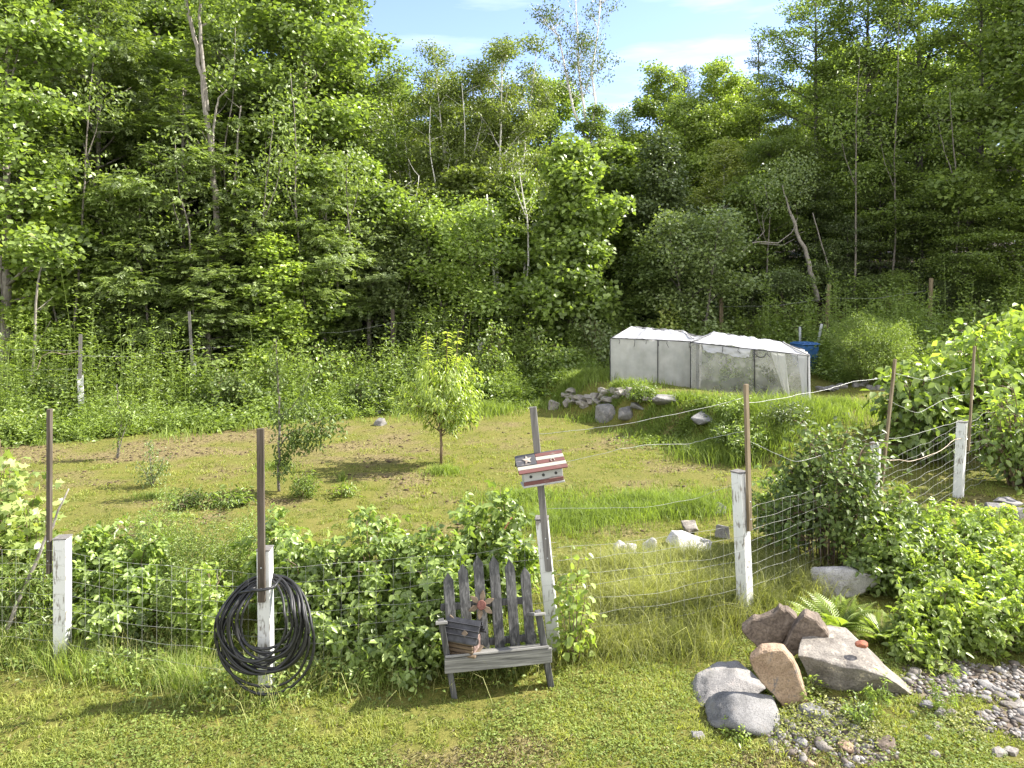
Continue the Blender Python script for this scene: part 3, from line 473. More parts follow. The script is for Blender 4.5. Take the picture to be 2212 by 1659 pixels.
for k, (sd, p0, p1, Y, y0, y1, lab) in enumerate(stems):
    r = rs(300 + k); n = 5; pts = [(p0 + (p1 - p0) * f + r.normal(0, 5), y0 + (y1 - y0) * f, r.normal(0, .1)) for f in np.linspace(0, 1, n)]; f2 = r.uniform(.35, .6); bx = p0 + (p1 - p0) * f2; by = y0 + (y1 - y0) * f2; sg = r.choice([-1, 1])
    stick_tree('slim_tree', 'slim pale tree stem with few leaves ' + lab, Y, [(pts, .04, .012), ([(bx, by), (bx + sg * 22, by - 60), (bx + sg * 34, by - 120)], .022, .006)], 'whitebark' if sd == 'M' else 'bark', dict(m={'L': 'ash', 'M': 'birch', 'R': 'beech'}[sd], c=[(pts[q][0] + r.normal(0, 14), pts[q][1] + r.normal(0, 20), .55, .4, 170, .14, .08) for q in (2, 3, 4)] + [(bx + sg * 34, by - 120, .5, .35, 170, .14, .08)]), group='slim stems at the wood edge', sub=5)
# fallen log
b = on(850, 30.5); T = Tubes(); P = np.array([tuple(pt(x, y, 30.5) - b) for x, y in ((775, 643), (820, 640), (880, 640), (935, 646))]); T.add([lerp_path(P, s) for s in np.linspace(0, 1, 10)], np.linspace(.14, .08, 10), 10)
tag(link('fallen_log', T.mesh('fallen_log'), M['bark'], None, b), 'fallen grey log lying in the dark gap under the wood', 'log')
# the far wood: one mass closing the gaps between the trees one can tell apart
r = rs(404); Lv = Leaves(); T = Tubes()
for k in range(80):
    Y = r.uniform(44, 58); X = r.uniform(-52, 52); z0 = float(TZ(X, Y)); px = CXP + X / Y * FPX
    top = np.interp(px, [-200, 780, 900, 1150, 1300, 1500, 1680, 1800, 2500], [100, 120, 260, 270, 300, 230, 200, 100, 80]) + r.uniform(0, 60); h = CAMH + (HZ - top) * Y / FPX - z0
    T.add([(X, Y, z0 - .3), (X + r.normal(0, .3), Y, z0 + h * .8)], [.2, .06], 6); nc = 60
    c = np.stack([r.normal(0, 1.6, nc), r.normal(0, 1.6, nc), r.uniform(.08, .98, nc) * h], -1); c[:, :2] *= (1.15 - .75 * (c[:, 2:3] / h)) ; nn = 5200
    P = c[r.randint(0, nc, nn)] + r.normal(0, .55, (nn, 3)) * [1, 1, .7] + [X, Y, z0]
    Lv.add(P, r.normal(0, 1, (nn, 3)), r.normal(0, .6, (nn, 3)) + [0, -.2, .7], r.uniform(.18, .3, nn), .2, np.clip(r.normal(.4, .15) + r.normal(0, .15, nn), 0, 1))
fw = link('far_woods', Lv.mesh('far_woods'), M['maple']); tag(fw, 'dense far wood closing the background', None, None, 'stuff')
# ------------------------------------------------------------------ fence
M['white'] = paint_mat('white_paint', (.58, .58, .56), (.22, .2, .175), .565); M['board'] = wood_mat('weathered_board', (.035, .028, .02), (.075, .06, .045), (.12, .1, .08))
M['board2'] = wood_mat('tan_board', (.08, .06, .035), (.15, .115, .07), (.23, .185, .125)); M['greyboard'] = wood_mat('grey_board', (.08, .075, .07), (.14, .13, .12), (.2, .19, .175))
M['wire'] = noisy('galvanised_wire', [(.35, (.22, .22, .2)), (.6, (.4, .4, .37))], 30, .45, metal=.4, bump=0); M['thinwire'] = noisy('dull_wire', [(.35, (.16, .16, .14)), (.6, (.34, .34, .3))], 30, .6, bump=0); M['rustwire'] = noisy('rusty_wire', [(.35, (.2, .12, .07)), (.6, (.5, .42, .32))], 20, .6, bump=0)
M['steel'] = noisy('grey_steel', [(.35, (.3, .32, .33)), (.6, (.5, .52, .53))], 30, .5, metal=.5, bump=.1)
def post(Y, base, wtop, bbot, btop, label, wd=.115, yaw=0, bw=(.06, .03), bmat='board', side=-1, boff=None, name='fence_post'):
    "white sleeve from the ground to WTOP (px) with a dark board screwed to it reaching BTOP"
    b0 = pt(base[0], base[1], Y) if base[1] else on(base[0], Y)
    b0.z = float(TZ(b0.x, b0.y)); e = empty(name, b0, label, 'fence post', 'posts of the deer fence'); rot = Vector((math.sin(yaw), -math.cos(yaw), 0))
    if wtop:
        t = pt(*wtop, Y); p0 = Vector((0, 0, -.15)); p1 = t - b0
        mb = MB(); mb.beam(p0, p1, wd, wd, rot, .006); mb.build('sleeve', M['white'], e)
        mb = MB(); mb.beam(p1 + Vector((0, 0, .002)), p1 + Vector((0, 0, .014)), wd + .012, wd + .012, rot, .003); mb.build('post_cap', M['greyboard'], e)
    off = rot * (wd / 2 + bw[1] / 2 + .003) if boff is None else Vector(boff)
    if btop:
        q0 = pt(*bbot, Y) - b0; q1 = pt(*btop, Y) - b0; q0.y = q1.y = 0; mb = MB(); mb.beam(q0 + off, q1 + off, bw[0], bw[1], rot, .003); mb.build('extension_board', M[bmat], e)
        if wtop:
            for f in (.08, .2):
                mb = MB(); c = (q0 + off).lerp(q1 + off, f) + rot * (bw[1] / 2); mb.beam(c, c + rot * .004, .012, .012, (0, 0, 1), .002); mb.build('screw', M['steel'], e)
    return b0, e
near = {}
near[1], _ = post(6.53, (135, 1410), (135, 1162), (121, 1240), (122, 884), 'leftmost near white post with a thin dark board on its left side', .116, R(8), (.035, .05), boff=(-.078, .02, 0))
near[2], _ = post(6.05, (576, 1490), (572, 1186), (571, 1292), (568, 922), 'white post carrying the black hose coil', .112, R(3))
near[3], _ = post(6.7, (1200, 1440), (1170, 1120), (1186, 1226), (1152, 876), 'leaning white post carrying the flag birdhouse', .117, R(-6), (.065, .03), 'greyboard')
near[4], _ = post(7.34, (1612, 1296), (1596, 1020), (1604, 1142), (1596, 828), 'worn white post standing in dry grass right of the bench', .125, R(38), (.06, .032), 'board2')
near[5], _ = post(8.9, (1878, 0), (1891, 958), (1892, 1040), (1920, 775), 'white post half sunk in the raspberry leaves with a tilted board', .105, R(40), (.05, .03), 'board2')
near[6], _ = post(10.78, (2068, 1066), (2077, 912), (2078, 972), (2091, 747), 'white post before the tall lit shrub on the right', .125, R(42), (.05, .03), 'board2')
far_ = [post(18.35, (177, 908), (173, 810), (173, 815), (174, 722), 'sunlit white post with a short grey top at the left weeds', .14, R(30), (.085, .05), 'greyboard')[0]]
far_.append(post(20.4, (420, 0), (418, 782), (416, 790), (409, 673), 'pale post sunk in weeds with a thin grey top board', .13, R(20), (.075, .05), 'greyboard')[0])
for px, Y, tp, lab, mt in ((647, 23.2, 680, 'weathered grey post before the dark gap on the left', 'greyboard'), (848, 24.5, 668, 'dark thin post below the fallen log', 'board'), (1243, 26, 636, 'brown post at the foot of the round dark maple', 'board2'), (1557, 25, 643, 'brown post standing behind the mesh cages', 'board2')):
    far_.append(post(Y, (px, 0), None, (px, 800), (px, tp), lab, .12, 0, (.13, .08), mt, boff=(0, 0, 0))[0])
post(25, (1037, 0), (1037, 731), None, None, 'short white post stub beside the peach tree top', .17, 0)
far_.append(post(24.3, (1786, 0), None, (1784, 720), (1790, 614), 'brown post behind the blue bin', .12, 0, (.12, .08), 'board2', boff=(0, 0, 0))[0])
far_.append(post(23.8, (1996, 0), (1998, 692), (2000, 700), (2003, 601), 'brown post with a pale wrapped foot at the shaded wood', .19, R(20), (.12, .07), 'board2')[0])
def lone(label, name, Y, p, q, wd, mt, cat):
    b = on(p[0], Y); e = pt(*q, Y); mb = MB(); mb.beam(Vector((0, 0, -.2)), e - b, wd, wd * .5, (0, -1, 0), .004); tag(mb.build(name, M[mt], None, b), label, cat)
lone('grey steel stake left of the blue bin', 'steel_stake', 22.3, (1729, 0), (1727, 706), .07, 'steel', 'stake'); lone('pale leaning stake right of the blue bin', 'wooden_stake', 22.3, (1752, 0), (1774, 700), .08, 'steel', 'stake')
# pale wrap on the leaning stake is paint; bare stick leaning at the left edge
b = pt(-12, 1425, 6.7); b.z = float(TZ(b.x, b.y)); T = Tubes(); P = np.array([tuple(pt(x, y, Y) - b) for x, y, Y in ((2, 1400, 6.7), (45, 1285, 6.75), (92, 1180, 6.8), (122, 1115, 6.85), (150, 1055, 6.9))]); P = np.array([lerp_path(P, s) for s in np.linspace(0, 1, 16)]) + rs(3).normal(0, .006, (16, 3)); T.add(P, np.linspace(.022, .007, 16), 7)
tag(link('bare_stick', T.mesh('bare_stick'), M['palebark'], None, b), 'long bare stick leaning against the leftmost near post', 'stick')
def sag(a, c, n, s, r, wob): 
    f = np.linspace(0, 1, n); P = np.array(a)[None] * (1 - f[:, None]) + np.array(c)[None] * f[:, None]; P[:, 2] -= s * 4 * f * (1 - f); k = r.normal(0, wob, n); k = np.convolve(k, [.25, .5, .25], 'same'); k[[0, -1]] = 0; P[:, 2] += k; P[:, 1] += k * .5; return P
def woven(a, c, label, hgt=1.15, rows=9, step=.15, seed=0, wob=.012, rad=.0013, vr=.001, lean=0, mt='thinwire'):
    r = rs(seed); T = Tubes(); ln = (Vector(c) - Vector(a)).length; nv = int(ln / step); n = nv + 1; G = []
    z = np.linspace(.03, 1, rows) ** .9 * hgt
    for k in range(rows):
        P = sag((a[0], a[1], a[2] + z[k]), (c[0], c[1], c[2] + z[k]), n, .02 + .03 * r.rand(), r, wob); G.append(P); f = np.linspace(0, n - 1, n * 3 - 2); T.add([lerp_path(P, s / (n - 1)) for s in f], rad, 4)
    for j in range(1, n - 1): T.add([G[k][j] for k in range(rows)], vr, 4)
    o = link('woven_wire', T.mesh('woven_wire'), M[mt]); return tag(o, label, 'wire fence', 'woven wire of the deer fence')
def front(b, d=.07): return (b.x, b.y - d, b.z)
woven(front(near[1]), front(near[2]), 'woven wire between the leftmost near post and the hose post', seed=1, rows=8, hgt=1.05)
woven(front(near[2], -.07), front(near[3], .06), 'woven wire between the hose post and the flag birdhouse post', seed=2, rows=8, hgt=1.05)
woven(front(near[3]), front(near[4]), 'wavy woven wire between the flag birdhouse post and the worn post', seed=3, wob=.014, rows=8, hgt=1.0, rad=.0015, mt='thinwire')
woven(front(near[4]), front(near[5]), 'wavy woven wire before the glossy dark shrub', seed=4, wob=.014, rows=10, hgt=1.15, rad=.0014, vr=.0009, mt='thinwire')
woven(front(near[5]), front(near[6]), 'wavy woven wire between the two right white posts', seed=5, wob=.016, rows=10, hgt=1.15, rad=.0015, vr=.0009, mt='thinwire')
woven((near[1].x - 3, near[1].y + .5, near[1].z), front(near[1]), 'woven wire running off the left border of the photo', seed=6, rows=8, hgt=1.05)
woven(front(near[6]), (11.5, 14.3, float(TZ(11.5, 14.3))), 'woven wire running off behind the tall lit shrub', seed=7, wob=.03, rad=.003)
def strand(pts, label, rad=.004, mt='wire', seed=0, wob=.006, group='single wires of the deer fence'):
    r = rs(seed); P = np.array([tuple(p) for p in pts], float); n = 8 * len(P); Q = np.array([lerp_path(P, s) for s in np.linspace(0, 1, n)])
    for _ in range(2): Q[1:-1] = (Q[:-2] + 2 * Q[1:-1] + Q[2:]) / 4
    k = np.convolve(r.normal(0, wob, n), [.3, .4, .3], 'same'); Q[:, 2] += k; T = Tubes(); T.add(Q, rad, 5)
    tag(link('fence_wire', T.mesh('fence_wire'), M[mt]), label, 'fence wire', group)
strand([pt(1158, 938, 6.7), pt(1240, 930, 6.75), pt(1370, 913, 6.85), pt(1500, 885, 7.1), pt(1600, 862, 7.3)], 'upper single wire from the flag birdhouse post to the worn post', .0022, seed=1)
strand([pt(1168, 1010, 6.7), pt(1330, 972, 6.8), pt(1400, 960, 6.95), pt(1490, 958, 7.1), pt(1545, 944, 7.2), pt(1606, 932, 7.3)], 'lower single wire from the flag birdhouse post to the worn post', .002, seed=2)
strand([pt(1174, 1098, 6.7), pt(1400, 1096, 6.9), pt(1500, 1078, 7.1), pt(1600, 1040, 7.3)], 'lowest faint single wire left of the worn post', .0014, seed=22)
strand([pt(1610, 872, 7.3), pt(1700, 858, 7.8), pt(1790, 840, 8.3), pt(1835, 826, 8.5), pt(1922, 812, 8.9)], 'upper single wire from the worn post to the tilted board', .0024, seed=3)
strand([pt(1612, 950, 7.3), pt(1720, 1000, 7.8), pt(1820, 968, 8.4), pt(1912, 935, 8.9)], 'lower single wire from the worn post to the tilted board', .002, seed=4)
strand([pt(1922, 805, 8.9), pt(2000, 822, 9.6), pt(2090, 795, 10.7)], 'topmost single wire before the tall lit shrub', .0022, seed=5)
strand([pt(1914, 862, 8.9), pt(1980, 895, 9.6), pt(2040, 862, 10.3), pt(2092, 850, 10.75)], 'second single wire before the tall lit shrub', .0024, seed=6)
strand([pt(1908, 948, 8.9), pt(1950, 945, 9.3), pt(2020, 925, 10), pt(2085, 905, 10.7)], 'third single wire before the tall lit shrub', .0024, seed=7)
strand([pt(1902, 990, 8.9), pt(1965, 998, 9.5), pt(2030, 975, 10.1), pt(2060, 950, 10.5), pt(2078, 946, 10.7)], 'rusty lower wire before the tall lit shrub', .005, 'rustwire', seed=8)
strand([pt(-150, 758, 18.6), pt(40, 756, 18.5), pt(174, 758, 18.35)], 'upper single wire left of the sunlit far post', .005, seed=9); strand([pt(-150, 790, 18.6), pt(60, 800, 18.5), pt(174, 796, 18.35)], 'lower single wire left of the sunlit far post', .005, seed=10)
strand([pt(80, 800, 18.4), pt(90, 770, 18.4), pt(110, 760, 18.4), pt(140, 766, 18.4), pt(178, 758, 18.35)], 'loose bent wire hooked on the sunlit far post', .01, 'rustwire', seed=11)
for k in range(len(far_) - 1):
    a, c = far_[k], far_[k + 1]
    if k < 7: strand([a + Vector((0, -.08, 1.75)), (a + c) / 2 + Vector((0, -.08, 1.62)), c + Vector((0, -.08, 1.75))], 'thin sagging top wire of the far fence along the wood', .004, seed=30 + k, group='top wires of the far fence')
# ------------------------------------------------------------------ hose coil
M['hose'] = noisy('black_hose', [(.35, (.006, .006, .006)), (.65, (.018, .018, .018))], 20, .5, bump=.15, bdist=.004)
r = rs(11); c0 = pt(580, 1342, 6.0); e = None; T = Tubes(); an = np.linspace(0, 2 * math.pi, 56)
for k in range(17):
    rx = r.uniform(.25, .31) if k < 9 else r.uniform(.31, .39); rz = rx * r.uniform(1.0, 1.14); dx = r.uniform(-.09, .09) if k < 12 else r.uniform(-.01, .05); zt = .385 - r.uniform(0, .05)
    ph = r.uniform(0, 6.28); w1 = r.normal(0, .016); w2 = r.normal(0, .012); x = dx + rx * np.sin(an) * (1 + w1 * np.sin(2 * an + ph)); z = zt - rz + rz * np.cos(an) + w2 * np.sin(3 * an + ph)
    if k in (3, 8, 14): z -= .05
    dep = np.where(np.cos(an) > .55, .045 + .012 * (k % 5), 0); y = -.1 - .014 * (k % 4) * (1 - np.cos(an)) / 2 - r.uniform(0, .05) + (np.clip(np.cos(an) - .35, 0, 1) * .34); T.add(np.stack([x, y, z], -1), r.uniform(.0095, .0125), 8)
W = np.linspace(-.2, 1.15, 20) * math.pi; T.add(np.stack([-.09 * np.cos(W) - .01, -.115 + .05 * np.sin(W) * -1, .33 + .02 * W / 3], -1), .011, 8)
T.add([(-.3, .02, .22), (-.17, -.1, .3), (-.02, -.125, .325), (.08, -.1, .335), (.1, 0, .37)], .0115, 8)
tag(link('hose_coil', T.mesh('hose_coil'), M['hose'], None, c0), 'big coil of black hose hung on a white post', 'hose')
# ------------------------------------------------------------------ picket bench
M['benchz'] = wood_mat('bench_picket_wood', (.028, .028, .027), (.075, .074, .071), (.16, .157, .15), 2); M['benchx'] = wood_mat('bench_board_wood', (.065, .063, .058), (.17, .165, .152), (.32, .31, .285), 0)
bl, br_ = at(981, 1509), at(1190, 1487); yaw = math.atan2(br_.y - bl.y, br_.x - bl.x); bw = (br_ - bl).length
e = empty('picket_bench', bl, 'small weathered grey bench with a pointed picket back', 'bench', rz=yaw)
def rk(x, y, z): return Vector((x - .17 * z, y, z))             # the bench leans to its left
sh, ah = .355, .655
for x, nm in ((0, 0), (bw, 1)): MB().beam(rk(x, .02, -.03), rk(x, .02, ah), .05, .09, (0, -1, 0), .004).build('front_leg', M['benchz'], e)
for x in (.05, bw - .05): MB().beam(rk(x, .02, sh - .06), rk(x, .56, .0), .035, .1, (-1, 0, 0), .004).build('rear_leg', M['benchz'], e)
MB().beam(rk(-.035, -.042, sh - .055), rk(bw + .045, -.042, sh - .055), .125, .03, (0, -1, 0), .004).build('apron', M['benchx'], e)
mb = MB()
for k in range(4): y = -.01 + k * .108; z = sh + .004 - .05 * k; mb.beam(rk(-.02, y, z), rk(bw + .03, y, z), .1, .022, (0, 0, 1), .004) if 0 else mb.beam(rk(-.02, y, z), rk(bw + .03, y, z), .022, .108, (0, -.91, .42), .004)
mb.build('seat', M['benchx'], e)
for x in (0, bw): MB().beam(rk(x, -.05, ah + .012), rk(x, .46, ah - .22), .1, .024, (0, .4, 1), .004).build('armrest', M['benchx'], e)
mb = MB()
for k, (tx, tz) in enumerate(((-.125, .86), (.012, .925), (.155, .985), (.305, .975), (.455, .935), (.60, .86))):
    bx = .065 + k * (bw - .13) / 5; wd = .093; p0 = Vector((bx - .04, .35, .2)); tx = tx + .12
    p1 = Vector((tx, .35 + (tz - .2) * .24, tz)); d = (p1 - p0).normalized(); x = Vector((1, 0, 0)); x = (x - d * x.dot(d)).normalized() * wd / 2; q = p1 - d * .07
    mb.prism([p0 - x, p0 + x, q + x, p1, q - x], d.cross(x).normalized() * .02, .003)
mb.build('backrest', M['benchz'], e)
MB().beam(rk(.0, .405, .24), rk(bw, .405, .24), .06, .03, (0, -1, 0), .004).build('back_rail', M['benchz'], e); MB().beam(rk(0.02, .475, .56), rk(bw - .02, .475, .56), .06, .03, (0, -1, 0), .004).build('back_rail', M['benchz'], e)
Mb = e.matrix_basis.copy()
from mathutils import Matrix
BM = Matrix.Translation(bl) @ Matrix.Rotation(yaw, 4, 'Z')
# flower ornament on the bench back
M['petal'] = noisy('tan_petal', [(.35, (.08, .055, .035)), (.6, (.17, .125, .08))], 14, .8); M['redwood'] = noisy('red_disc', [(.35, (.09, .028, .02)), (.6, (.16, .06, .045))], 30, .75)
fl = BM @ Vector((.29, .405, .585)); e = empty('flower_ornament', fl, 'tan wooden flower with a red centre on the bench back', 'ornament', rz=yaw); e.rotation_euler = (R(-13), 0, yaw); mb = MB()
for k in range(6):
    a = R(20 + 60 * k); d = Vector((math.cos(a), 0, math.sin(a))); s = Vector((-math.sin(a), 0, math.cos(a))); y0 = Vector((0, -.003 * (k % 2), 0))
    mb.prism([y0 + d * .03 - s * .012, y0 + d * .075 - s * .026, y0 + d * .11 - s * .014, y0 + d * .13, y0 + d * .11 + s * .014, y0 + d * .075 + s * .026, y0 + d * .03 + s * .012], (0, -.009, 0), .002)
mb.build('petals', M['petal'], e); a = np.arange(18) * math.pi / 9; mb = MB(); mb.prism([(math.cos(q) * .042, -.008, math.sin(q) * .042) for q in a], (0, -.022, 0), .004); mb.build('centre_disc', M['redwood'], e)
# log birdhouse on the seat
M['blackroof'] = noisy('black_roof', [(.35, (.015, .015, .017)), (.6, (.05, .05, .055))], 18, .7); M['logs'] = noisy('log_wall', [(.35, (.05, .032, .018)), (.6, (.13, .09, .05))], 10, .8, (1, 1, 6)); M['moss'] = noisy('pale_pebble_wall', [(.4, (.06, .035, .025)), (.55, (.18, .12, .1)), (.7, (.34, .28, .25))], 30, .8)
hb = BM @ Vector((.09, .07, sh + .002)); e = empty('log_birdhouse', hb, 'small dark roofed birdhouse standing on the bench seat', 'birdhouse', rz=yaw + R(-30), sc=1.2); g = lambda x, y, z: Vector((x, y, z))
MB().beam(g(-.12, 0, .008), g(.12, 0, .008), .016, .17, (0, -1, 0), .003).build('base_board', M['logs'], e); mb = MB(); mb.beam(g(0, 0, .016), g(0, 0, .11), .19, .13, (0, -1, 0), .004)
for k in range(3): mb.beam(g(-.1, -.068, .03 + k * .03), g(.1, -.068, .03 + k * .03), .026, .02, (0, -1, 0), .006)
mb.prism([g(.09, -.065, .11), g(.09, .065, .11), g(.09, 0, .185)], (.012, 0, 0), .002); mb.build('wall', M['logs'], e)
mb = MB(); mb.beam(g(.099, 0, .02), g(.099, 0, .115), .12, .012, (1, 0, 0), .003); mb.build('gable_front', M['moss'], e)
for s in (-1, 1):
    mb = MB(); mb.prism([g(-.13, s * .012, .212), g(-.13, s * .1, .098), g(-.13, s * .1, .11), g(-.13, s * .0, .232)], (.265, 0, 0), .002)
    for k in range(3): f = .25 + .25 * k; mb.beam(g(-.131, s * .1 * (1 - f), .108 + .122 * f), g(.136, s * .1 * (1 - f), .108 + .122 * f), .03, .005, (0, s * -.75, .65), .001)
    mb.build('roof', M['blackroof'], e)
mb = MB(); mb.beam(g(.02, -.06, .165), g(.05, -.075, .15), .035, .012, (0, -1, .6), .002); mb.beam(g(-.11, -.0, .235), g(-.02, -.01, .19), .012, .01, (0, -1, 0), .002); mb.build('gable_trim', M['petal'], e)
a = np.arange(12) * math.pi / 6; mb = MB(); mb.prism([(.1055, math.cos(q) * .02, .075 + math.sin(q) * .02) for q in a], (.003, 0, 0)); mb.build('entrance_hole', M['hose'], e)
# flag birdhouse on the leaning post
M['red'] = paint_mat('worn_red_paint', (.11, .036, .03), (.15, .11, .09), .575, 0); M['cream'] = paint_mat('worn_cream_paint', (.33, .3, .25), (.18, .14, .11), .575, 0); M['navy'] = paint_mat('worn_navy_paint', (.045, .045, .05), (.14, .125, .115), .575, 0); M['greypaint'] = paint_mat('pale_grey_paint', (.32, .32, .3), (.18, .16, .14), .575, 0)
fb = pt(1173, 1043, 6.58); e = empty('flag_birdhouse', fb, 'birdhouse with a stars and stripes roof on a leaning post', 'birdhouse'); e.rotation_euler = (0, R(-6.5), R(9)); e.scale = (1.05, 1.05, 1.05); W2 = .19
mb = MB(); mb.prism([(-W2 + .012, -.055, .015), (-W2 + .012, .075, .015), (-W2 + .012, .075, .17), (-W2 + .012, .03, .235), (-W2 + .012, -.055, .15)], (2 * W2 - .024, 0, 0), .003); mb.build('wall', M['greypaint'], e)
MB().beam((-W2 - .005, .005, .008), (W2 - .005, .005, .008), .018, .16, (0, -1, 0), .003).build('base_board', M['greypaint'], e); MB().beam((-W2 + .005, -.064, .032), (W2 - .012, -.064, .032), .036, .016, (0, -1, 0), .003).build('red_rail', M['red'], e)
for k in range(3):
    a = np.arange(14) * math.pi / 7; x = -.115 + k * .115; mb = MB(); mb.prism([(x + math.cos(q) * .013, -.056, .088 + math.sin(q) * .013) for q in a], (0, -.003, 0)); mb.build('entrance_hole', M['hose'], e)
rf = None; r0, r1 = Vector((0, -.105, .135)), Vector((0, .035, .262)); sl = (r1 - r0); nrm = Vector((0, -sl.z, sl.y)).normalized() * -1; nrm = nrm if nrm.z > 0 else -nrm
for k in range(5):
    c = r0 + sl * (k + .5) / 5; mk = 'red' if k % 2 == 0 else 'cream'; x0 = -W2 - .035 if k < 2 else -.045
    MB().beam(c + Vector((x0, 0, 0)), c + Vector((W2 + .03 - (k * .004), 0, 0)), sl.length / 5 - .002, .014, nrm, .002).build('roof_stripe', M[mk], e)
MB().beam(r0 + sl * .71 + Vector((-W2 - .04, 0, 0)), r0 + sl * .71 + Vector((-.048, 0, 0)), sl.length * .58, .016, nrm, .002).build('roof_canton', M['navy'], e)
MB().beam(r1 + Vector((-W2 - .03, .055, -.055)), r1 + Vector((W2 + .02, .055, -.055)), .17, .014, (0, .7, .7), .002).build('rear_roof', M['navy'], e)
ux = Vector((1, 0, 0)); uy = sl.normalized(); cs = r0 + sl * .70 + Vector((-.125, 0, 0)) + nrm * .009; mb = MB()
mb.prism([cs + (ux * math.cos(R(97 + 36 * k)) + uy * math.sin(R(97 + 36 * k))) * (.046 if k % 2 == 0 else .019) for k in range(10)], nrm * .007, .001); mb.build('star', M['cream'], e)
T = Tubes(); hc = r0 + sl * .5 + Vector((.1, 0, 0)) + nrm * .012; T.add([hc + ux * .016 * math.cos(q) + uy * .016 * math.sin(q) for q in np.linspace(-.6, 3.8, 14)], .0035, 5); link('wire_loop', T.mesh('wire_loop'), M['cream'], e)
# ------------------------------------------------------------------ mesh cages
def film(name, op, col, tr=.5):
    m, t, o, n = mat(name); P = n('ShaderNodeTexCoord').outputs['Object']; ns = n('ShaderNodeTexNoise', {'Vector': P, 'Scale': 3.0, 'Detail': 5.0})
    d = n('ShaderNodeBsdfPrincipled', {'Base Color': c4(col), 'Roughness': .45}); tl = n('ShaderNodeBsdfTranslucent', {0: c4(col)}); mm = n('ShaderNodeMixShader', {0: tr, 1: d.outputs[0], 2: tl.outputs[0]})
    f = n('ShaderNodeMapRange', {0: ns.outputs[0], 1: .3, 2: .7, 3: op[0], 4: op[1]}); tp = n('ShaderNodeBsdfTransparent', {0: (.96, .96, .96, 1)}); m2 = n('ShaderNodeMixShader', {0: f.outputs[0], 1: tp.outputs[0], 2: mm.outputs[0]}); t.links.new(m2.outputs[0], o.inputs[0]); return m
M['film'] = film('milky_film', (.6, .88), (.66, .66, .64), .5); M['clear'] = film('clear_film', (.2, .42), (.66, .66, .64), .5); M['roof'] = film('white_cover', (.93, 1), (.46, .46, .48), .25); M['tube'] = noisy('black_tube', [(.4, (.012, .012, .014)), (.6, (.03, .03, .034))], 20, .5)
def sheet(name, P00, P10, P01, P11, mt, parent, seed, nu=60, nv=24, amp=.03, fold=10, push=None, scal=0):
    r = rs(seed); u = np.linspace(0, 1, nu); v = np.linspace(0, 1, nv); U, Vv = np.meshgrid(u, v); a = [np.array(p, float) for p in (P00, P10, P01, P11)]
    P = (a[0] * (1 - U[..., None]) + a[1] * U[..., None]) * (1 - Vv[..., None]) + (a[2] * (1 - U[..., None]) + a[3] * U[..., None]) * Vv[..., None]
    nr = np.cross(a[1] - a[0], a[2] - a[0]); nr = nr / np.linalg.norm(nr); d = (fbm(U * fold + seed, Vv * 1.6 + U * 2, seed, 4) - .5) * 2 * amp * (.25 + Vv * (1.2 - .4 * Vv) if push is None else 1)
    P = P + d[..., None] * nr
    if push is not None: P[..., 2] -= .07 * np.sin(np.clip(Vv, 0, 1) * math.pi) * (.5 + .5 * np.sin(U * math.pi * 3) ** 2) + .03 * (1 - Vv) * np.sin(U * math.pi * 5) ** 2
    P[..., 2] -= scal * np.abs(np.sin(U * math.pi * 4)) * (1 - Vv if push else 0)
    P[..., 2] += np.where(Vv > .99, (fbm(U * 6, U * 0 + seed, seed) - .5) * .14, 0) if push is None else 0
    i = np.arange(nv - 1)[:, None] * nu + np.arange(nu - 1)[None]; return link(name, np_mesh(name, P.reshape(-1, 3), [np.stack([i, i + 1, i + nu + 1, i + nu], -1).reshape(-1, 4)], smooth=True), mt, parent)
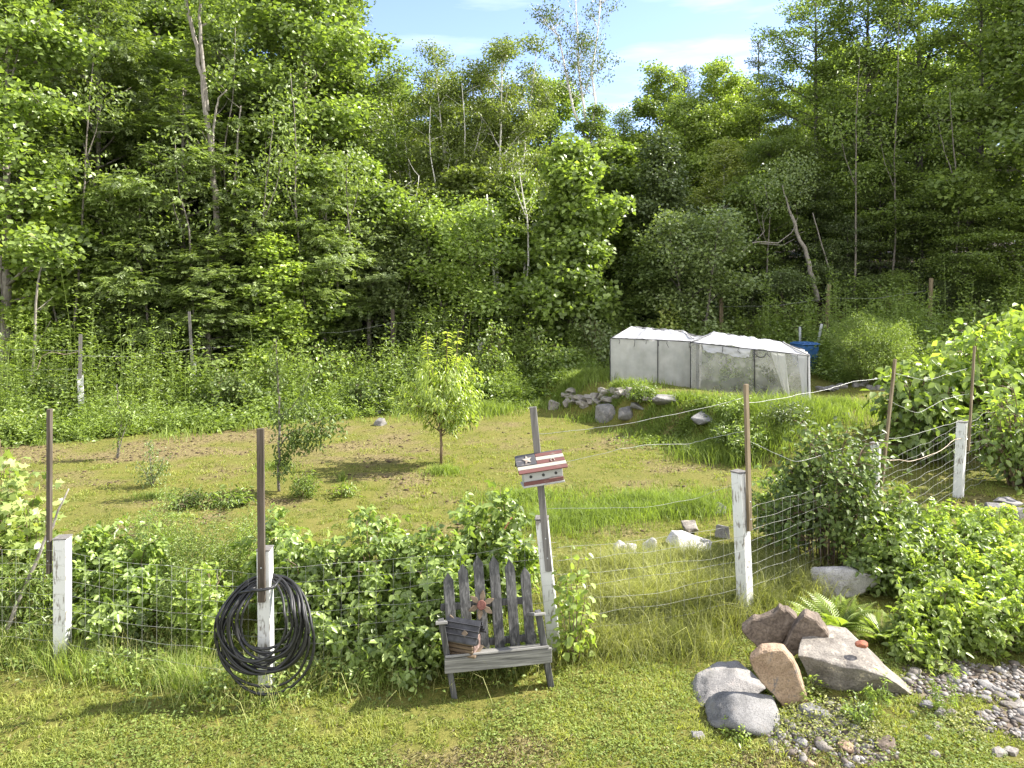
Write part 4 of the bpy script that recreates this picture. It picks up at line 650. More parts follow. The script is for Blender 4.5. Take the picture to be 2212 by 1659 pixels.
def cage(label, A, B, depth, h, peak, seed, clear):
    "A, B: front bottom corners (world); box tent with a low hipped roof"
    e = empty('crop_cage', A, label, 'crop cage', 'white crop cages on the stony bed'); X = B - A; D = Vector((-X.y, X.x, 0)).normalized() * depth; Z = Vector((0, 0, h)); T = Tubes(); o = Vector()
    def wob(a, c, rad=.013): T.add([a.lerp(c, f) for f in np.linspace(0, 1, 6)], rad, 7)
    rg0 = X * .2 + D * .5 + Z + Vector((0, 0, peak)); rg1 = X * .8 + D * .5 + Z + Vector((0, 0, peak * .75)); C = [o, X, X + D, D]
    for c in C: wob(c - Vector((0, 0, .1)), c + Z)
    for f in (.55,): wob(X * f - Vector((0, 0, .1)), X * f + Z, .015); wob(X * f + D, X * f + D + Z)
    for f in (.3, .78): wob(X * f + D, X * f + D + Z, .008)
    for a, c in ((0, 1), (1, 2), (2, 3), (3, 0)): wob(C[a] + Z, C[c] + Z, .011)
    wob(rg0, rg1); [wob(C[k] + Z, q, .009) for k, q in ((0, rg0), (3, rg0), (1, rg1), (2, rg1))]
    fo = D.normalized() * -.05
    for f in (0, .55, .985): wob(X * f + fo - Vector((0, 0, .12)), X * f + fo + Z, .013)
    wob(Z + fo, X + Z + fo, .012)
    link('frame', T.mesh('frame'), M['tube'], e); of = D.normalized() * -.022
    if clear:
        sheet('front_film', X * .0 + Z + of, X + Z + of, o + of + Vector((0, 0, -.06)), X + of + Vector((0, 0, -.06)), M['clear'], e, seed, amp=.1, fold=12)
        sheet('rolled_film', X * .1 + Z + of * 2.2, X * .52 + Z + of * 2.2, X * .12 + Z * .84 + of * 4, X * .5 + Z * .8 + of * 4, M['roof'], e, seed + 9, amp=.06, fold=7, nu=40)
        sheet('gathered_film', X * .68 + Z + of * 2.5, X * .8 + Z + of * 2.5, X * .78 + Z * .25 + of * 5, X * .84 + Z * .1 + of * 5, M['film'], e, seed + 5, amp=.07, fold=5, nu=30)
        sheet('gathered_film', X * .9 + Z + of * 2.5, X * 1.0 + Z + of * 2.5, X * .95 + Z * -.02 + of * 3, X * 1.01 + Z * -.04 + of * 3, M['roof'], e, seed + 6, amp=.05, fold=4, nu=24)
    else:
        sheet('front_film', Z + of, X + Z + of, o + of + Vector((0, 0, .02)), X + of + Vector((0, 0, -.1)), M['film'], e, seed, amp=.1, fold=13)
    sheet('rear_film', D + Z, X + D + Z, D, X + D, M['film'] if not clear else M['clear'], e, seed + 1, amp=.04); sheet('end_film', Z, Z + D, o, D, M['film'], e, seed + 2, amp=.04, nu=24); sheet('end_film', X + Z, X + Z + D, X, X + D, M['film'], e, seed + 3, amp=.05, nu=24)
    up = Vector((0, 0, .018)); q = dict(push=1, amp=.06, fold=9)
    sheet('roof_panel', Z + up + of * 1.5, X + Z + up + of * 1.5, rg0 + up, rg1 + up, M['roof'], e, seed + 11, **q); sheet('roof_panel', D + Z + up, X + D + Z + up, rg0 + up, rg1 + up, M['roof'], e, seed + 12, **q)
    sheet('roof_panel', Z + up, D + Z + up, rg0 + up, rg0 + up * 1.2, M['roof'], e, seed + 13, nu=24, **q); sheet('roof_panel', X + Z + up, X + D + Z + up, rg1 + up, rg1 + up * 1.2, M['roof'], e, seed + 14, nu=24, **q)
    T = Tubes(); r = rs(seed)
    for f in (.1, .28, .42, .56, .66, .9):
        a = X * f + Z + of * 3; T.add([a, a + Vector((r.normal(0, .02), -.02, -.08)), a + Vector((r.normal(0, .03), -.01, -r.uniform(.12, .22)))], .007, 4)
    if clear:
        a = X * .6 + Z + of * 4; T.add([a + Vector((.14 * math.cos(q), -.01, -.04 + .14 * math.sin(q))) for q in np.linspace(3.3, 6.1, 12)], .012, 5)
    link('ties', T.mesh('ties'), M['tube'], e)
    return e
GA, GB = pt(1318, 832, 19.6), pt(1508, 856, 18.85); GA.z = max(GA.z, float(TZ(GA.x, GA.y)) - .02); GB.z = GA.z - .05
cage('milky white crop cage on the stony bed, left of a clearer one', GA, GB, 1.6, 1.27, .27, 3, False)
HA, HB = pt(1491, 858, 18.3), pt(1748, 882, 17.4); HA.z = float(TZ(HA.x, HA.y)) + .02; HB.z = float(TZ(HB.x, HB.y)) + .02
cage('see through crop cage with a rolled up front, right of a milky one', HA, HB, 1.7, 1.2, .26, 8, True)
# blue wheelie bin
M['blue'] = noisy('blue_plastic', [(.35, (.03, .1, .26)), (.65, (.05, .14, .34))], 6, .45, bump=.05); bp_ = on(1738, 21.8); e = empty('wheelie_bin', bp_, 'blue lidded bin behind the right end of the mesh cages', 'bin', rz=R(12), sc=.93)
mb = MB(); mb.beam((0, 0, .06), (0, 0, .98), .5, .56, (0, -1, 0), .02, 1.22); mb.build('body', M['blue'], e); mb = MB(); mb.beam((-.33, 0, 1.01), (.33, 0, 1.01), .06, .74, (0, -1, 0), .02)
for x in (-.2, 0, .2): mb.beam((x, -.33, 1.055), (x, .33, 1.055), .03, .12, (1, 0, 0), .01)
mb.build('lid', M['blue'], e); T = Tubes(); T.add([(-.25, .4, .95), (-.25, .47, .99), (.25, .47, .99), (.25, .4, .95)], .018, 8); link('handle', T.mesh('handle'), M['blue'], e)
for x in (-.24, .24):
    a = np.arange(16) * math.pi / 8; mb = MB(); mb.prism([(x - .025, .26 + math.cos(q) * .11, .1 + math.sin(q) * .11) for q in a], (.05, 0, 0), .01); mb.build('wheel', M['tube'], e)
# ------------------------------------------------------------------ stones
M['granite'] = rock_mat('grey_granite', (.17, .166, .162), (.085, .083, .082), (.16, .15, .14)); M['palegranite'] = rock_mat('pale_granite', (.21, .2, .19), (.125, .118, .113), (.3, .27, .25)); M['white'] = rock_mat('white_granite', (.45, .43, .42), (.3, .28, .27), (.25, .23, .22)); M['tan'] = rock_mat('tan_stone', (.19, .17, .145), (.115, .1, .085), (.42, .36, .28), 60)
M['orange'] = rock_mat('rusty_stone', (.3, .215, .145), (.19, .125, .08), (.14, .125, .12), 70); M['brown'] = rock_mat('brown_stone', (.14, .108, .082), (.07, .053, .042), (.2, .16, .125), 40); M['rust'] = rock_mat('rust_red_stone', (.3, .11, .06), (.18, .07, .05), (.1, .06, .05)); M['field'] = rock_mat('fieldstone', (.27, .245, .215), (.12, .105, .09), (.14, .15, .1))
_ico = {}
def ico(k):
    if k not in _ico:
        b = bmesh.new(); bmesh.ops.create_icosphere(b, subdivisions=k, radius=1); b.verts.ensure_lookup_table(); _ico[k] = (np.array([v.co[:] for v in b.verts]), np.array([[v.index for v in f.verts] for f in b.faces])); b.free()
    return _ico[k]
def rock_mesh(name, seed, size, facets=10, sharp=.5, rough=.05, sub=4):
    V, F = ico(sub); r = rs(seed); N = unit(r.normal(0, 1, (facets, 3))); d = r.uniform(.58, .9, facets); dt = V @ N.T; rad = np.min(np.where(dt > .05, d / np.maximum(dt, .05), 9), 1); rad = np.minimum(rad, 1.12)
    rad = rad * .93 if sharp > .72 else (.8 * rad + .16); nz = np.array([mnoise.fractal(Vector(v * 1.7 + seed * 3.1), .9, 2.1, 4) for v in V]); rad = rad * (1 + rough * .8 * nz)
    return np_mesh(name, V * rad[:, None] * np.array(size), [F], smooth=True)
def hull_mesh(name, seed, size, npt=15, rough=.03):
    "angular broken stone: hull of scattered points, chipped edges, fine roughness"
    r = rs(seed); b = bmesh.new(); P = unit(r.normal(0, 1, (npt, 3))) * r.uniform(.86, 1.08, (npt, 1)); P = np.sign(P) * np.abs(P) ** .72
    for p in P: b.verts.new(p)
    q = bmesh.ops.convex_hull(b, input=b.verts[:]); bmesh.ops.delete(b, geom=list({g for g in q['geom_interior'] + q['geom_unused'] if isinstance(g, bmesh.types.BMVert)}), context='VERTS')
    bmesh.ops.dissolve_limit(b, angle_limit=.22, verts=b.verts[:], edges=b.edges[:]); bmesh.ops.scale(b, vec=size, verts=b.verts[:])
    m_ = min(size); bmesh.ops.bevel(b, geom=b.edges[:], offset=m_ * .1, segments=1, affect='EDGES', clamp_overlap=True); bmesh.ops.triangulate(b, faces=b.faces[:])
    for _ in range(5):
        lg = [g for g in b.edges if g.calc_length() > max(size) * .14]
        if lg: bmesh.ops.subdivide_edges(b, edges=lg, cuts=1); bmesh.ops.triangulate(b, faces=b.faces[:])
    for v in b.verts:
        c_ = v.co / max(size) * 2.2 + Vector((seed, 0, 0)); v.co += Vector([mnoise.fractal(c_ + o_, .9, 2.1, 4) for o_ in (Vector((0, 0, 0)), Vector((7, 0, 0)), Vector((0, 7, 0)))]) * rough * max(size)
    me = bpy.data.meshes.new(name); b.to_mesh(me); b.free(); return me
def rock(px0, px1, py0, py1, mt, label, seed, h=None, dp=.75, facets=10, sharp=.5, rough=.06, rz=0, sink=.35, tilt=(0, 0), group=None, name='boulder', cat='boulder', lift=0, sub=4, hk=1.0):
    g = at((px0 + px1) / 2, py1); wd = S(px1 - px0, g.y + .1) / 2 * 1.1; D = wd * dp; facets = int(facets * 2.2)
    c = Vector((g.x * (1 + D / g.y), g.y + D * .85, 0)); z0 = float(TZ(c.x, c.y)) + lift; th = np.linspace(0, math.pi, 40); hs = np.linspace(.02, .7, 120)
    tops = [HZ - FPX * np.max((z0 + q * .3 + q * np.sin(th) - CAMH) / (c.y + D * np.cos(th))) for q in hs]; h = max(float(hs[int(np.argmin(np.abs(np.array(tops) - py0)))]) * 1.06, wd * .38) * hk; c.z = z0 + h * .3
    o = link(name, rock_mesh(name, seed, (wd, D, h), facets, sharp, rough, sub) if sharp < .6 else hull_mesh(name, seed, (wd, D, h), 11 + seed % 6), M[mt], None, c); o.rotation_euler = (tilt[0], tilt[1], rz); return tag(o, label, cat, group)
GR = 'boulders at the gravel corner'
rock(1498, 1702, 1474, 1594, 'granite', 'round grey granite boulder at the front of the rock pile', 12, .27, .75, 5, .3, .1, group=GR, sink=.1)
rock(1468, 1645, 1432, 1530, 'palegranite', 'flat pale granite boulder behind the round grey one', 5, .19, .8, 8, .75, .035, .25, tilt=(0, -.18), group=GR, sink=.0, hk=.62)
rock(1692, 1955, 1372, 1545, 'tan', 'largest tan sloping boulder dappled with leaf shadows', 37, .36, .95, 7, .7, .05, -.2, tilt=(.1, .12), group=GR, sink=.15)
rock(1752, 1895, 1216, 1306, 'white', 'white boulder under the raspberry leaves', 21, .25, .8, 9, .6, .06, group=GR, sink=.0)
rock(1890, 2010, 1220, 1272, 'palegranite', 'pale flat stone half hidden in raspberry leaves', 22, .14, .7, 9, .6, .06, group=GR, sink=0)
rock(1722, 1788, 1516, 1560, 'granite', 'fist sized grey stone in front of the rusty wedge', 41, .1, .8, 8, .6, .06, group=GR, name='stone', cat='stone', sub=3, sink=0)
rock(1485, 1520, 1570, 1600, 'palegranite', 'small pale stone at the foot of the round granite boulder', 42, .07, .8, 8, .6, .06, group=GR, name='stone', cat='stone', sub=3)
rock(1888, 1945, 1590, 1625, 'brown', 'small brown stone in the weedy gravel', 43, .07, .8, 8, .6, .06, group=GR, name='stone', cat='stone', sub=3)
rock(1930, 1985, 1185, 1235, 'granite', 'dark shaded stone under the raspberry leaves', 44, .12, .8, 8, .6, .06, group=GR, name='stone', cat='stone', sub=3)
rock(2122, 2172, 1080, 1122, 'palegranite', 'left stone of the pale heap at the right border', 45, .13, .8, 9, .6, .05, group=GR, name='stone', cat='stone', sub=3); rock(2150, 2200, 1072, 1105, 'palegranite', 'upper stone of the pale heap at the right border', 46, .13, .8, 9, .6, .05, group=GR, name='stone', cat='stone', sub=3, lift=.08); rock(2172, 2215, 1090, 1125, 'palegranite', 'right stone of the pale heap at the right border', 47, .13, .8, 9, .6, .05, group=GR, name='stone', cat='stone', sub=3)
for k, (x0, x1, y0, y1) in enumerate(((1792, 1835, 1546, 1572), (1825, 1860, 1560, 1585), (1715, 1750, 1590, 1618), (1758, 1795, 1600, 1628), (1808, 1850, 1600, 1630), (1660, 1690, 1610, 1635), (1770, 1800, 1572, 1592), (1700, 1722, 1560, 1580), (1860, 1890, 1545, 1565), (1735, 1760, 1640, 1662), (1960, 1990, 1440, 1462), (2040, 2075, 1455, 1478), (2110, 2150, 1470, 1495), (2160, 2195, 1510, 1535))):
    rock(x0, x1, y0, y1, ('tan', 'granite', 'palegranite', 'tan', 'orange')[k % 5], 'rounded cobble lying in the gravel at the rock pile', 60 + k, None, .8, 7, .35, .05, k * .7, sink=.15, group='cobbles in the gravel', name='cobble', cat='stone', sub=3)
r_ = rs(19)
for k in range(34):
    px, py = r_.uniform(1640, 2200), r_.uniform(1490, 1652)
    if py < 1490 + (2200 - px) * .06 + 40 * (px < 1950) or (px > 1700 and px < 1950 and py < 1560): continue
    wd = r_.uniform(14, 38); rock(px - wd / 2, px + wd / 2, py - wd * .7, py, ('tan', 'granite', 'palegranite', 'field')[k % 4], 'rounded cobble lying in the gravel at the rock pile', 260 + k, None, .8, 7, .35 + .3 * (k % 2), .05, k * .7, sink=.15, group='cobbles in the gravel', name='cobble', cat='stone', sub=3)
# split and wedge stones from outlines with thickness and broken faces
def slab(pts, Y0, Y1, mt, label, seed, rough=.03, group=GR, lean=.0, name='boulder'):
    "outline seen from the front, at depth Y0, running back to Y1"
    f = [pt(x, y, Y0 + lean * k) for k, (x, y) in enumerate(pts)]; b = sum(f, Vector()) / len(f); mb = MB(); mb.prism([p - b for p in f], (b.x / Y0 * (Y1 - Y0), Y1 - Y0, (Y1 - Y0) * -.02)); bm = mb.b; bmesh.ops.recalc_face_normals(bm, faces=bm.faces)
    bmesh.ops.bevel(bm, geom=bm.edges[:], offset=.012, segments=1, affect='EDGES'); bmesh.ops.triangulate(bm, faces=bm.faces); 
    for _ in range(4):
        lg = [q for q in bm.edges if q.calc_length() > .05]
        if lg: bmesh.ops.subdivide_edges(bm, edges=lg, cuts=1); bmesh.ops.triangulate(bm, faces=bm.faces)
    for v in bm.verts:
        q = v.co * 5 + Vector((seed, 0, 0)); v.co += Vector((mnoise.fractal(q, 1, 2, 4), mnoise.fractal(q + Vector((9, 0, 0)), 1, 2, 4), mnoise.fractal(q + Vector((0, 9, 0)), 1, 2, 4))) * rough
    o = mb.build(name, M[mt], None, b)
    return tag(o, label, 'boulder', group)
slab([(1600, 1360), (1616, 1348), (1626, 1338), (1640, 1340), (1656, 1332), (1668, 1328), (1684, 1312), (1694, 1320), (1700, 1316), (1724, 1338), (1704, 1366), (1688, 1392), (1668, 1418), (1636, 1404), (1618, 1384)], 6.3, 6.42, 'brown', 'left half of the brown split boulder with a jagged top', 3, .02)
slab([(1738, 1328), (1752, 1338), (1764, 1340), (1772, 1354), (1784, 1364), (1792, 1376), (1776, 1392), (1745, 1405), (1718, 1418), (1695, 1428), (1680, 1412), (1700, 1380), (1712, 1360)], 6.18, 6.34, 'brown', 'right half of the brown split boulder beside a dark crack', 8, .02)
slab([(1618, 1425), (1640, 1408), (1668, 1402), (1690, 1404), (1712, 1432), (1730, 1478), (1752, 1530), (1700, 1545), (1668, 1500), (1640, 1470)], 5.72, 5.85, 'orange', 'rusty orange wedge shaped boulder in the middle of the pile', 5, .016)
rs_ = at(1862, 1430); o = link('stone', rock_mesh('stone', 71, (.06, .04, .03), 8, .6, .06, 3), M['rust'], None, pt(1862, 1392, 5.93)); tag(o, 'rust red stone lying on the largest tan boulder', 'stone')
# stones edging the mid lawn
GM = 'stones edging the mid lawn'
for k, (x0, x1, y0, y1, mt, lab, h) in enumerate(((1322, 1352, 1165, 1208, 'white', 'pale stone standing on edge at the left end of the short row', .15), (1344, 1380, 1168, 1202, 'white', 'pale stone second from the left in the short row', .09), (1384, 1422, 1158, 1197, 'white', 'pale stone alone in the middle of the short row', .1), (1434, 1536, 1150, 1194, 'white', 'wide flat stone carrying a smaller brown one', .12), (1524, 1578, 1132, 1174, 'palegranite', 'pale stone at the right end of the short row', .12),
    (1530, 1572, 1086, 1110, 'granite', 'blue grey stone left of the worn post', .1), (1328, 1372, 1080, 1098, 'granite', 'flat grey stone sunk in the bright tall grass', .06), (1472, 1505, 958, 975, 'palegranite', 'pale stone alone at the lawn edge below the cages', .1), (808, 836, 902, 920, 'palegranite', 'pale stone at the weed edge left of the peach tree', .14), (795, 830, 882, 896, 'granite', 'flat stone among weeds left of the peach tree', .1), (690, 722, 878, 895, 'granite', 'flat stone behind the drooping sapling branch', .1))):
    rock(x0, x1, y0, y1, mt, lab, 80 + k, h, .8, 9, .6, .06, k * .9, group=GM, name='stone', cat='stone', sub=3, sink=.05)
rock(1460, 1516, 1126, 1160, 'tan', 'tan angular stone on top of the wide flat one', 95, .08, .8, 7, .8, .05, .4, group=GM, name='stone', cat='stone', sub=3, lift=.07)
GB_ = 'stones of the bed under the cages'
for k, (x0, x1, y0, y1, mt, lab, h) in enumerate(((1282, 1338, 870, 915, 'palegranite', 'squat pale boulder at the left foot of the stony bed', .26), (1328, 1378, 878, 915, 'palegranite', 'pale boulder beside the squat one at the left foot', .22), (1358, 1400, 872, 898, 'palegranite', 'flat tilted slab behind the pale bed boulder', .12), (1406, 1480, 850, 900, 'palegranite', 'big pale stone just below the gap between the cages', .28), (1480, 1562, 893, 942, 'granite', 'wide grey stone sunk in the grassy bed slope', .22), (1620, 1672, 915, 955, 'brown', 'brown stone in the grass right of the grassy slope', .25), (1640, 1665, 866, 882, 'palegranite', 'pale stone at the foot of the clearer cage', .14), (1730, 1756, 928, 945, 'palegranite', 'pale stone in the weeds right of the clearer cage', .12), (1815, 1840, 890, 905, 'palegranite', 'pale stone on the lawn right of the cages', .12), (1592, 1620, 955, 985, 'granite', 'grey stone behind the worn white post', .18))):
    rock(x0, x1, y0, y1, mt, lab, 110 + k, h, .75, 9, .6, .06, k, group=GB_, sink=.15)
r_ = rs(9)
for k in range(34):
    f = (k + r_.rand()) / 34; px = 1212 + f * 180 + r_.normal(0, 4); py = 890 - f * 8 - r_.uniform(0, 30); wd = r_.uniform(26, 44)
    rock(px - wd / 2, px + wd / 2, py - 22, py, 'field', 'grey fieldstone in the low dry wall below the milky cage', 140 + k, r_.uniform(.09, .14), .8, 9, .6, .06, k, group='stones of the low dry wall', name='wall_stone', cat='stone', sub=3, sink=.0, lift=0)
for k in range(22):
    px = 1772 + k * 14 + r_.normal(0, 4); py = 842 + r_.normal(0, 4); wd = r_.uniform(18, 34)
    rock(px - wd / 2, px + wd / 2, py - 12, py, 'palegranite', 'pale stone of the rubble edge behind the right lawn', 170 + k, r_.uniform(.1, .16), .8, 9, .6, .06, k, group='stones of the rubble edge', name='edge_stone', cat='stone', sub=2, sink=.1)
# ------------------------------------------------------------------ shrubs, brambles, saplings, ferns
def shrub_mesh(seed, rx, ry, h, nst, nleaf, leaf, tmpl=OVAL, lo=.12, cl=.09, arch=.5, trip=0, droop=.2, ua=.8, side=4, top=.0, sr=.006, spire=0, baser=.3, jit=.35):
    """stems arching from a base disc; leaves in sprays along them (trip > 0: leaflets per leaf)"""
    r = rs(seed); T = Tubes(); C = []; O = []
    for k in range(nst):
        a = k * 2.4 + r.normal(0, .3); q = math.sqrt((k + .6) / nst) * r.uniform(.8, 1.1); b = np.array([math.cos(a) * rx * baser * q, math.sin(a) * ry * baser * q, -.05])
        hh = h * math.sqrt(max(.12, 1 - .85 * q * q)) * r.uniform(.62, 1.2); e = np.array([math.cos(a) * rx * q, math.sin(a) * ry * q, hh]); m_ = (b + e) / 2 + [0, 0, hh * arch * .5]; m_[:2] = b[:2] + (e[:2] - b[:2]) * .3
        s = np.linspace(0, 1, 9)[:, None]; P = (1 - s) ** 2 * b + 2 * s * (1 - s) * m_ + s * s * e; P += r.normal(0, .012 * h, P.shape) * s; T.add(P, np.linspace(sr, sr * .35, 9), 5)
        for f in np.linspace(lo, 1, 9): C.append(lerp_path(P, f)); O.append([math.cos(a), math.sin(a)])
        for _ in range(side):
            f = r.uniform(lo + .05, .95); aa = a + r.normal(0, 1.2); ln = r.uniform(.25, .5) * (rx + ry) * jit; W = limb_path(lerp_path(P, f), aa, r.uniform(0, .9), ln, -.3, r, 5); T.add(W, np.linspace(sr * .5, sr * .25, 5), 4)
            for g in (1, 2, 3, 4): C.append(W[g]); O.append([math.cos(aa), math.sin(aa)])
    C = np.array(C); O = np.array(O); n = nleaf; w = np.maximum(.2, 1 + r.normal(0, .45, len(C))); ci = r.choice(len(C), n, p=w / w.sum()); P = C[ci] + np.clip(r.normal(0, 1, (n, 3)), -1.8, 1.8) * cl
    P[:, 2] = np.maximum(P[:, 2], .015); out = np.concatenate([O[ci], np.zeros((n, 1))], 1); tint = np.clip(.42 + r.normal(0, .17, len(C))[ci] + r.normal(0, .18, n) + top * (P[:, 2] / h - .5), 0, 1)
    D = unit(out * .6 + r.normal(0, .6, (n, 3)) + [0, 0, -droop]); N = np.array([0, 0, ua]) + r.normal(0, .45, (n, 3)) + out * .25; Lv = Leaves(); ln = leaf[0] * r.uniform(.65, 1.25, n); wd = leaf[1] / leaf[0] * ln
    if trip:
        B = unit(np.cross(N, D)); Lv.add(P + D * ln[:, None] * .25, D, N, ln, wd, tint, tmpl)
        for k in range((trip - 1) // 2):
            for s in (-1, 1): Lv.add(P - D * (ln * .25 * k)[:, None], D * (.35 - .1 * k) + s * B + [0, 0, -.15], N + r.normal(0, .15, (n, 3)), ln * .85, wd * .85, tint, tmpl)
    else: Lv.add(P, D, N, ln, wd, tint, tmpl)
    return T.mesh('stems'), Lv.mesh('leaves')
_sm = {}
def shrub(px, Y, rx, h, mt, label, name='shrub', cat='shrub', group=None, ry=None, seed=None, stem='brownstem', p=None, **k):
    p = p or on(px, Y); seed = seed or int(px * 7 + Y * 13) % 9973; e = empty(name, p, label, cat, group)
    tm, lm = shrub_mesh(seed, rx, ry or rx, h, **k); link('stems', tm, M[stem], e); link('leaves', lm, M[mt], e); return e
BR = dict(nst=26, nleaf=1500, leaf=(.075, .052), trip=3, cl=.06, side=4, arch=.9)
G1 = 'raspberry bushes along the fence'
shrub(690, 6.95, .5, 1.0, 'bramble', 'tall raspberry bush just right of the hose coil', 'raspberry_bush', 'bush', G1, **BR)
shrub(810, 7.1, .55, 1.08, 'bramble', 'raspberry bush midway between the hose coil and the bench', 'raspberry_bush', 'bush', G1, **BR)
shrub(945, 6.85, .5, .95, 'bramble', 'raspberry bush touching the left side of the bench', 'raspberry_bush', 'bush', G1, **BR)
shrub(1070, 7.5, .55, 1.12, 'bramble', 'raspberry bush with a reddish cane behind the bench back', 'raspberry_bush', 'bush', G1, **{**BR, 'leaf': (.095, .065), 'nleaf': 1000})
shrub(620, 7.5, .5, .95, 'bramble', 'raspberry bush behind the hose coil', 'raspberry_bush', 'bush', G1, **BR)
shrub(760, 6.5, .42, .5, 'bramble', 'low raspberry growth at the fence foot right of the hose coil', 'raspberry_bush', 'bush', G1, **{**BR, 'nst': 16, 'nleaf': 700})
shrub(905, 6.4, .4, .5, 'bramble', 'low raspberry growth at the left foot of the bench', 'raspberry_bush', 'bush', G1, **{**BR, 'nst': 16, 'nleaf': 700})
T = Tubes(); b = on(1075, 7.45); T.add([np.array(tuple(pt(x, y, 7.4) - b)) for x, y in ((1085, 1250), (1080, 1190), (1085, 1150), (1105, 1118))], .009, 6)
M['redstem'] = noisy('red_cane', [(.3, (.3, .1, .05)), (.6, (.42, .2, .1))], 9, .7); tag(link('red_cane', T.mesh('red_cane'), M['redstem'], None, b), 'reddish bare cane sticking up behind the bench back', 'cane')
shrub(450, 6.75, .33, .78, 'lime', 'yellow green leafy bush just left of the hose coil', 'currant_bush', 'bush', nst=20, nleaf=1500, leaf=(.06, .055), tmpl=LOBED, cl=.05, arch=.6)
FE = dict(nst=34, leaf=(.045, .009), tmpl=KITE, cl=.05, side=6, arch=.3, sr=.004, droop=-.3, ua=.4, stem='stem', jit=.25)
shrub(345, 7.7, .42, 1.12, 'feather', 'tall feathery pale green weed clump behind the wire', 'weed_clump', 'weeds', nleaf=7500, **FE); shrub(440, 7.5, .36, 1.02, 'feather', 'feathery weed clump left of the hose coil and right of the tallest one', 'weed_clump', 'weeds', nleaf=6000, **FE)
shrub(520, 8.0, .4, .85, 'feather', 'feathery weed clump behind the dark board of the hose post', 'weed_clump', 'weeds', nleaf=5000, **FE)
shrub(400, 6.95, .3, .72, 'weed', 'dark green weed clump in front of the feathery ones', 'weed_clump', 'weeds', nst=22, nleaf=3200, leaf=(.05, .016), tmpl=KITE, cl=.05, side=5, sr=.004, stem='stem')
G2 = 'low bushes between the two left posts'
for px, Y, rx, h, lab, mt in ((215, 7.7, .45, .8, 'broad leaved bush just right of the leftmost near post', 'bramble'), (285, 7.2, .42, .72, 'broad leaved bush under the feathery weeds', 'bramble'), (240, 6.8, .35, .42, 'low leafy growth at the wire right of the leftmost near post', 'weed')):
    shrub(px, Y, rx, h, mt, lab, 'bramble_bush', 'bush', G2, **{**BR, 'nleaf': 1000, 'nst': 20})
G3 = 'pale leaved vines at the left border'
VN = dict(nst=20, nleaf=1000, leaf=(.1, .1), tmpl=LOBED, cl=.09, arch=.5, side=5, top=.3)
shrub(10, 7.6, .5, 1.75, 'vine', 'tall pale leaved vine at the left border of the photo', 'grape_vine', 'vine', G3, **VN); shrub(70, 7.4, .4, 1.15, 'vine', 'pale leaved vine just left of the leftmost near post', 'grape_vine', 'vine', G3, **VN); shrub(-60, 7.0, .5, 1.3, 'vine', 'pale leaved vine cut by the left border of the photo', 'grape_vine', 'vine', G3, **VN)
shrub(40, 6.9, .45, .75, 'weed', 'low weeds under the pale vines at the left border', 'weed_clump', 'weeds', nst=22, nleaf=2500, leaf=(.07, .02), tmpl=KITE, cl=.06, stem='stem')
shrub(1240, 6.5, .22, .85, 'lime', 'bright leafy vine right of the bench climbing by the leaning post', 'climbing_vine', 'vine', nst=9, nleaf=240, leaf=(.075, .065), cl=.06, arch=.7, ry=.2, lo=.2)
shrub(1790, 8.55, .78, 1.68, 'shrub', 'dense glossy dark shrub behind the wavy wire', 'viburnum_shrub', 'shrub', nst=44, nleaf=5200, leaf=(.075, .05), cl=.1, side=6, arch=.8, ry=.7, lo=.25, sr=.01, baser=.4)
shrub(1680, 9.2, .4, .95, 'bramble', 'leafy bush at the left foot of the glossy dark shrub', 'bush', 'bush', **{**BR, 'nleaf': 700}); shrub(1935, 8.4, .45, 1.0, 'bramble', 'leafy bush in front of the tilted board post', 'bush', 'bush', **{**BR, 'nleaf': 1000}); shrub(1905, 7.9, .4, .75, 'bramble', 'raspberry bush at the right foot of the glossy dark shrub', 'raspberry_bush', 'bush', **{**BR, 'nleaf': 900})
G4 = 'big leaved shrubs at the right border'
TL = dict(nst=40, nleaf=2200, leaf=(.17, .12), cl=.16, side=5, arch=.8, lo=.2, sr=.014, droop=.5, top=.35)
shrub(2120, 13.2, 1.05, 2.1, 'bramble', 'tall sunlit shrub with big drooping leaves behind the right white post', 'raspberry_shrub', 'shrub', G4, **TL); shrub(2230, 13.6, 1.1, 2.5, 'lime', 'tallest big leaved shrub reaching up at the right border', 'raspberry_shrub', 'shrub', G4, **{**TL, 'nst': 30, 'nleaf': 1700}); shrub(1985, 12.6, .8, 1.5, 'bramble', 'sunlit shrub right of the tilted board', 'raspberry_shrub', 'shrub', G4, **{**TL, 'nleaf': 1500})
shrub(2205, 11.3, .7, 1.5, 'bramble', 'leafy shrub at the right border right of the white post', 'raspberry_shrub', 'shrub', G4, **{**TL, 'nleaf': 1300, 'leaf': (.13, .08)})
stick_tree('tall_shoot', 'arching shoot with big yellow green leaves above the right shrubs', 12.6, [([(2140, 860), (2115, 790), (2105, 735), (2130, 700), (2170, 690)], .02, .006)], 'stem', dict(m='lime', c=[(2170, 690, .12, .1, 18, .2, .1), (2150, 705, .14, .1, 20, .2, .1), (2120, 715, .12, .12, 18, .2, .1), (2105, 750, .15, .12, 20, .2, .1), (2110, 790, .2, .12, 22, .2, .1), (2050, 795, .2, .1, 22, .18, .1), (1990, 790, .2, .1, 22, .18, .1), (2030, 760, .12, .08, 12, .18, .1)]), cat='shrub')
G5 = 'low yellow green bushes on the right bank'
RL = dict(nst=22, nleaf=620, leaf=(.066, .038), trip=5, cl=.045, side=3, arch=.9, top=.3, baser=.6)
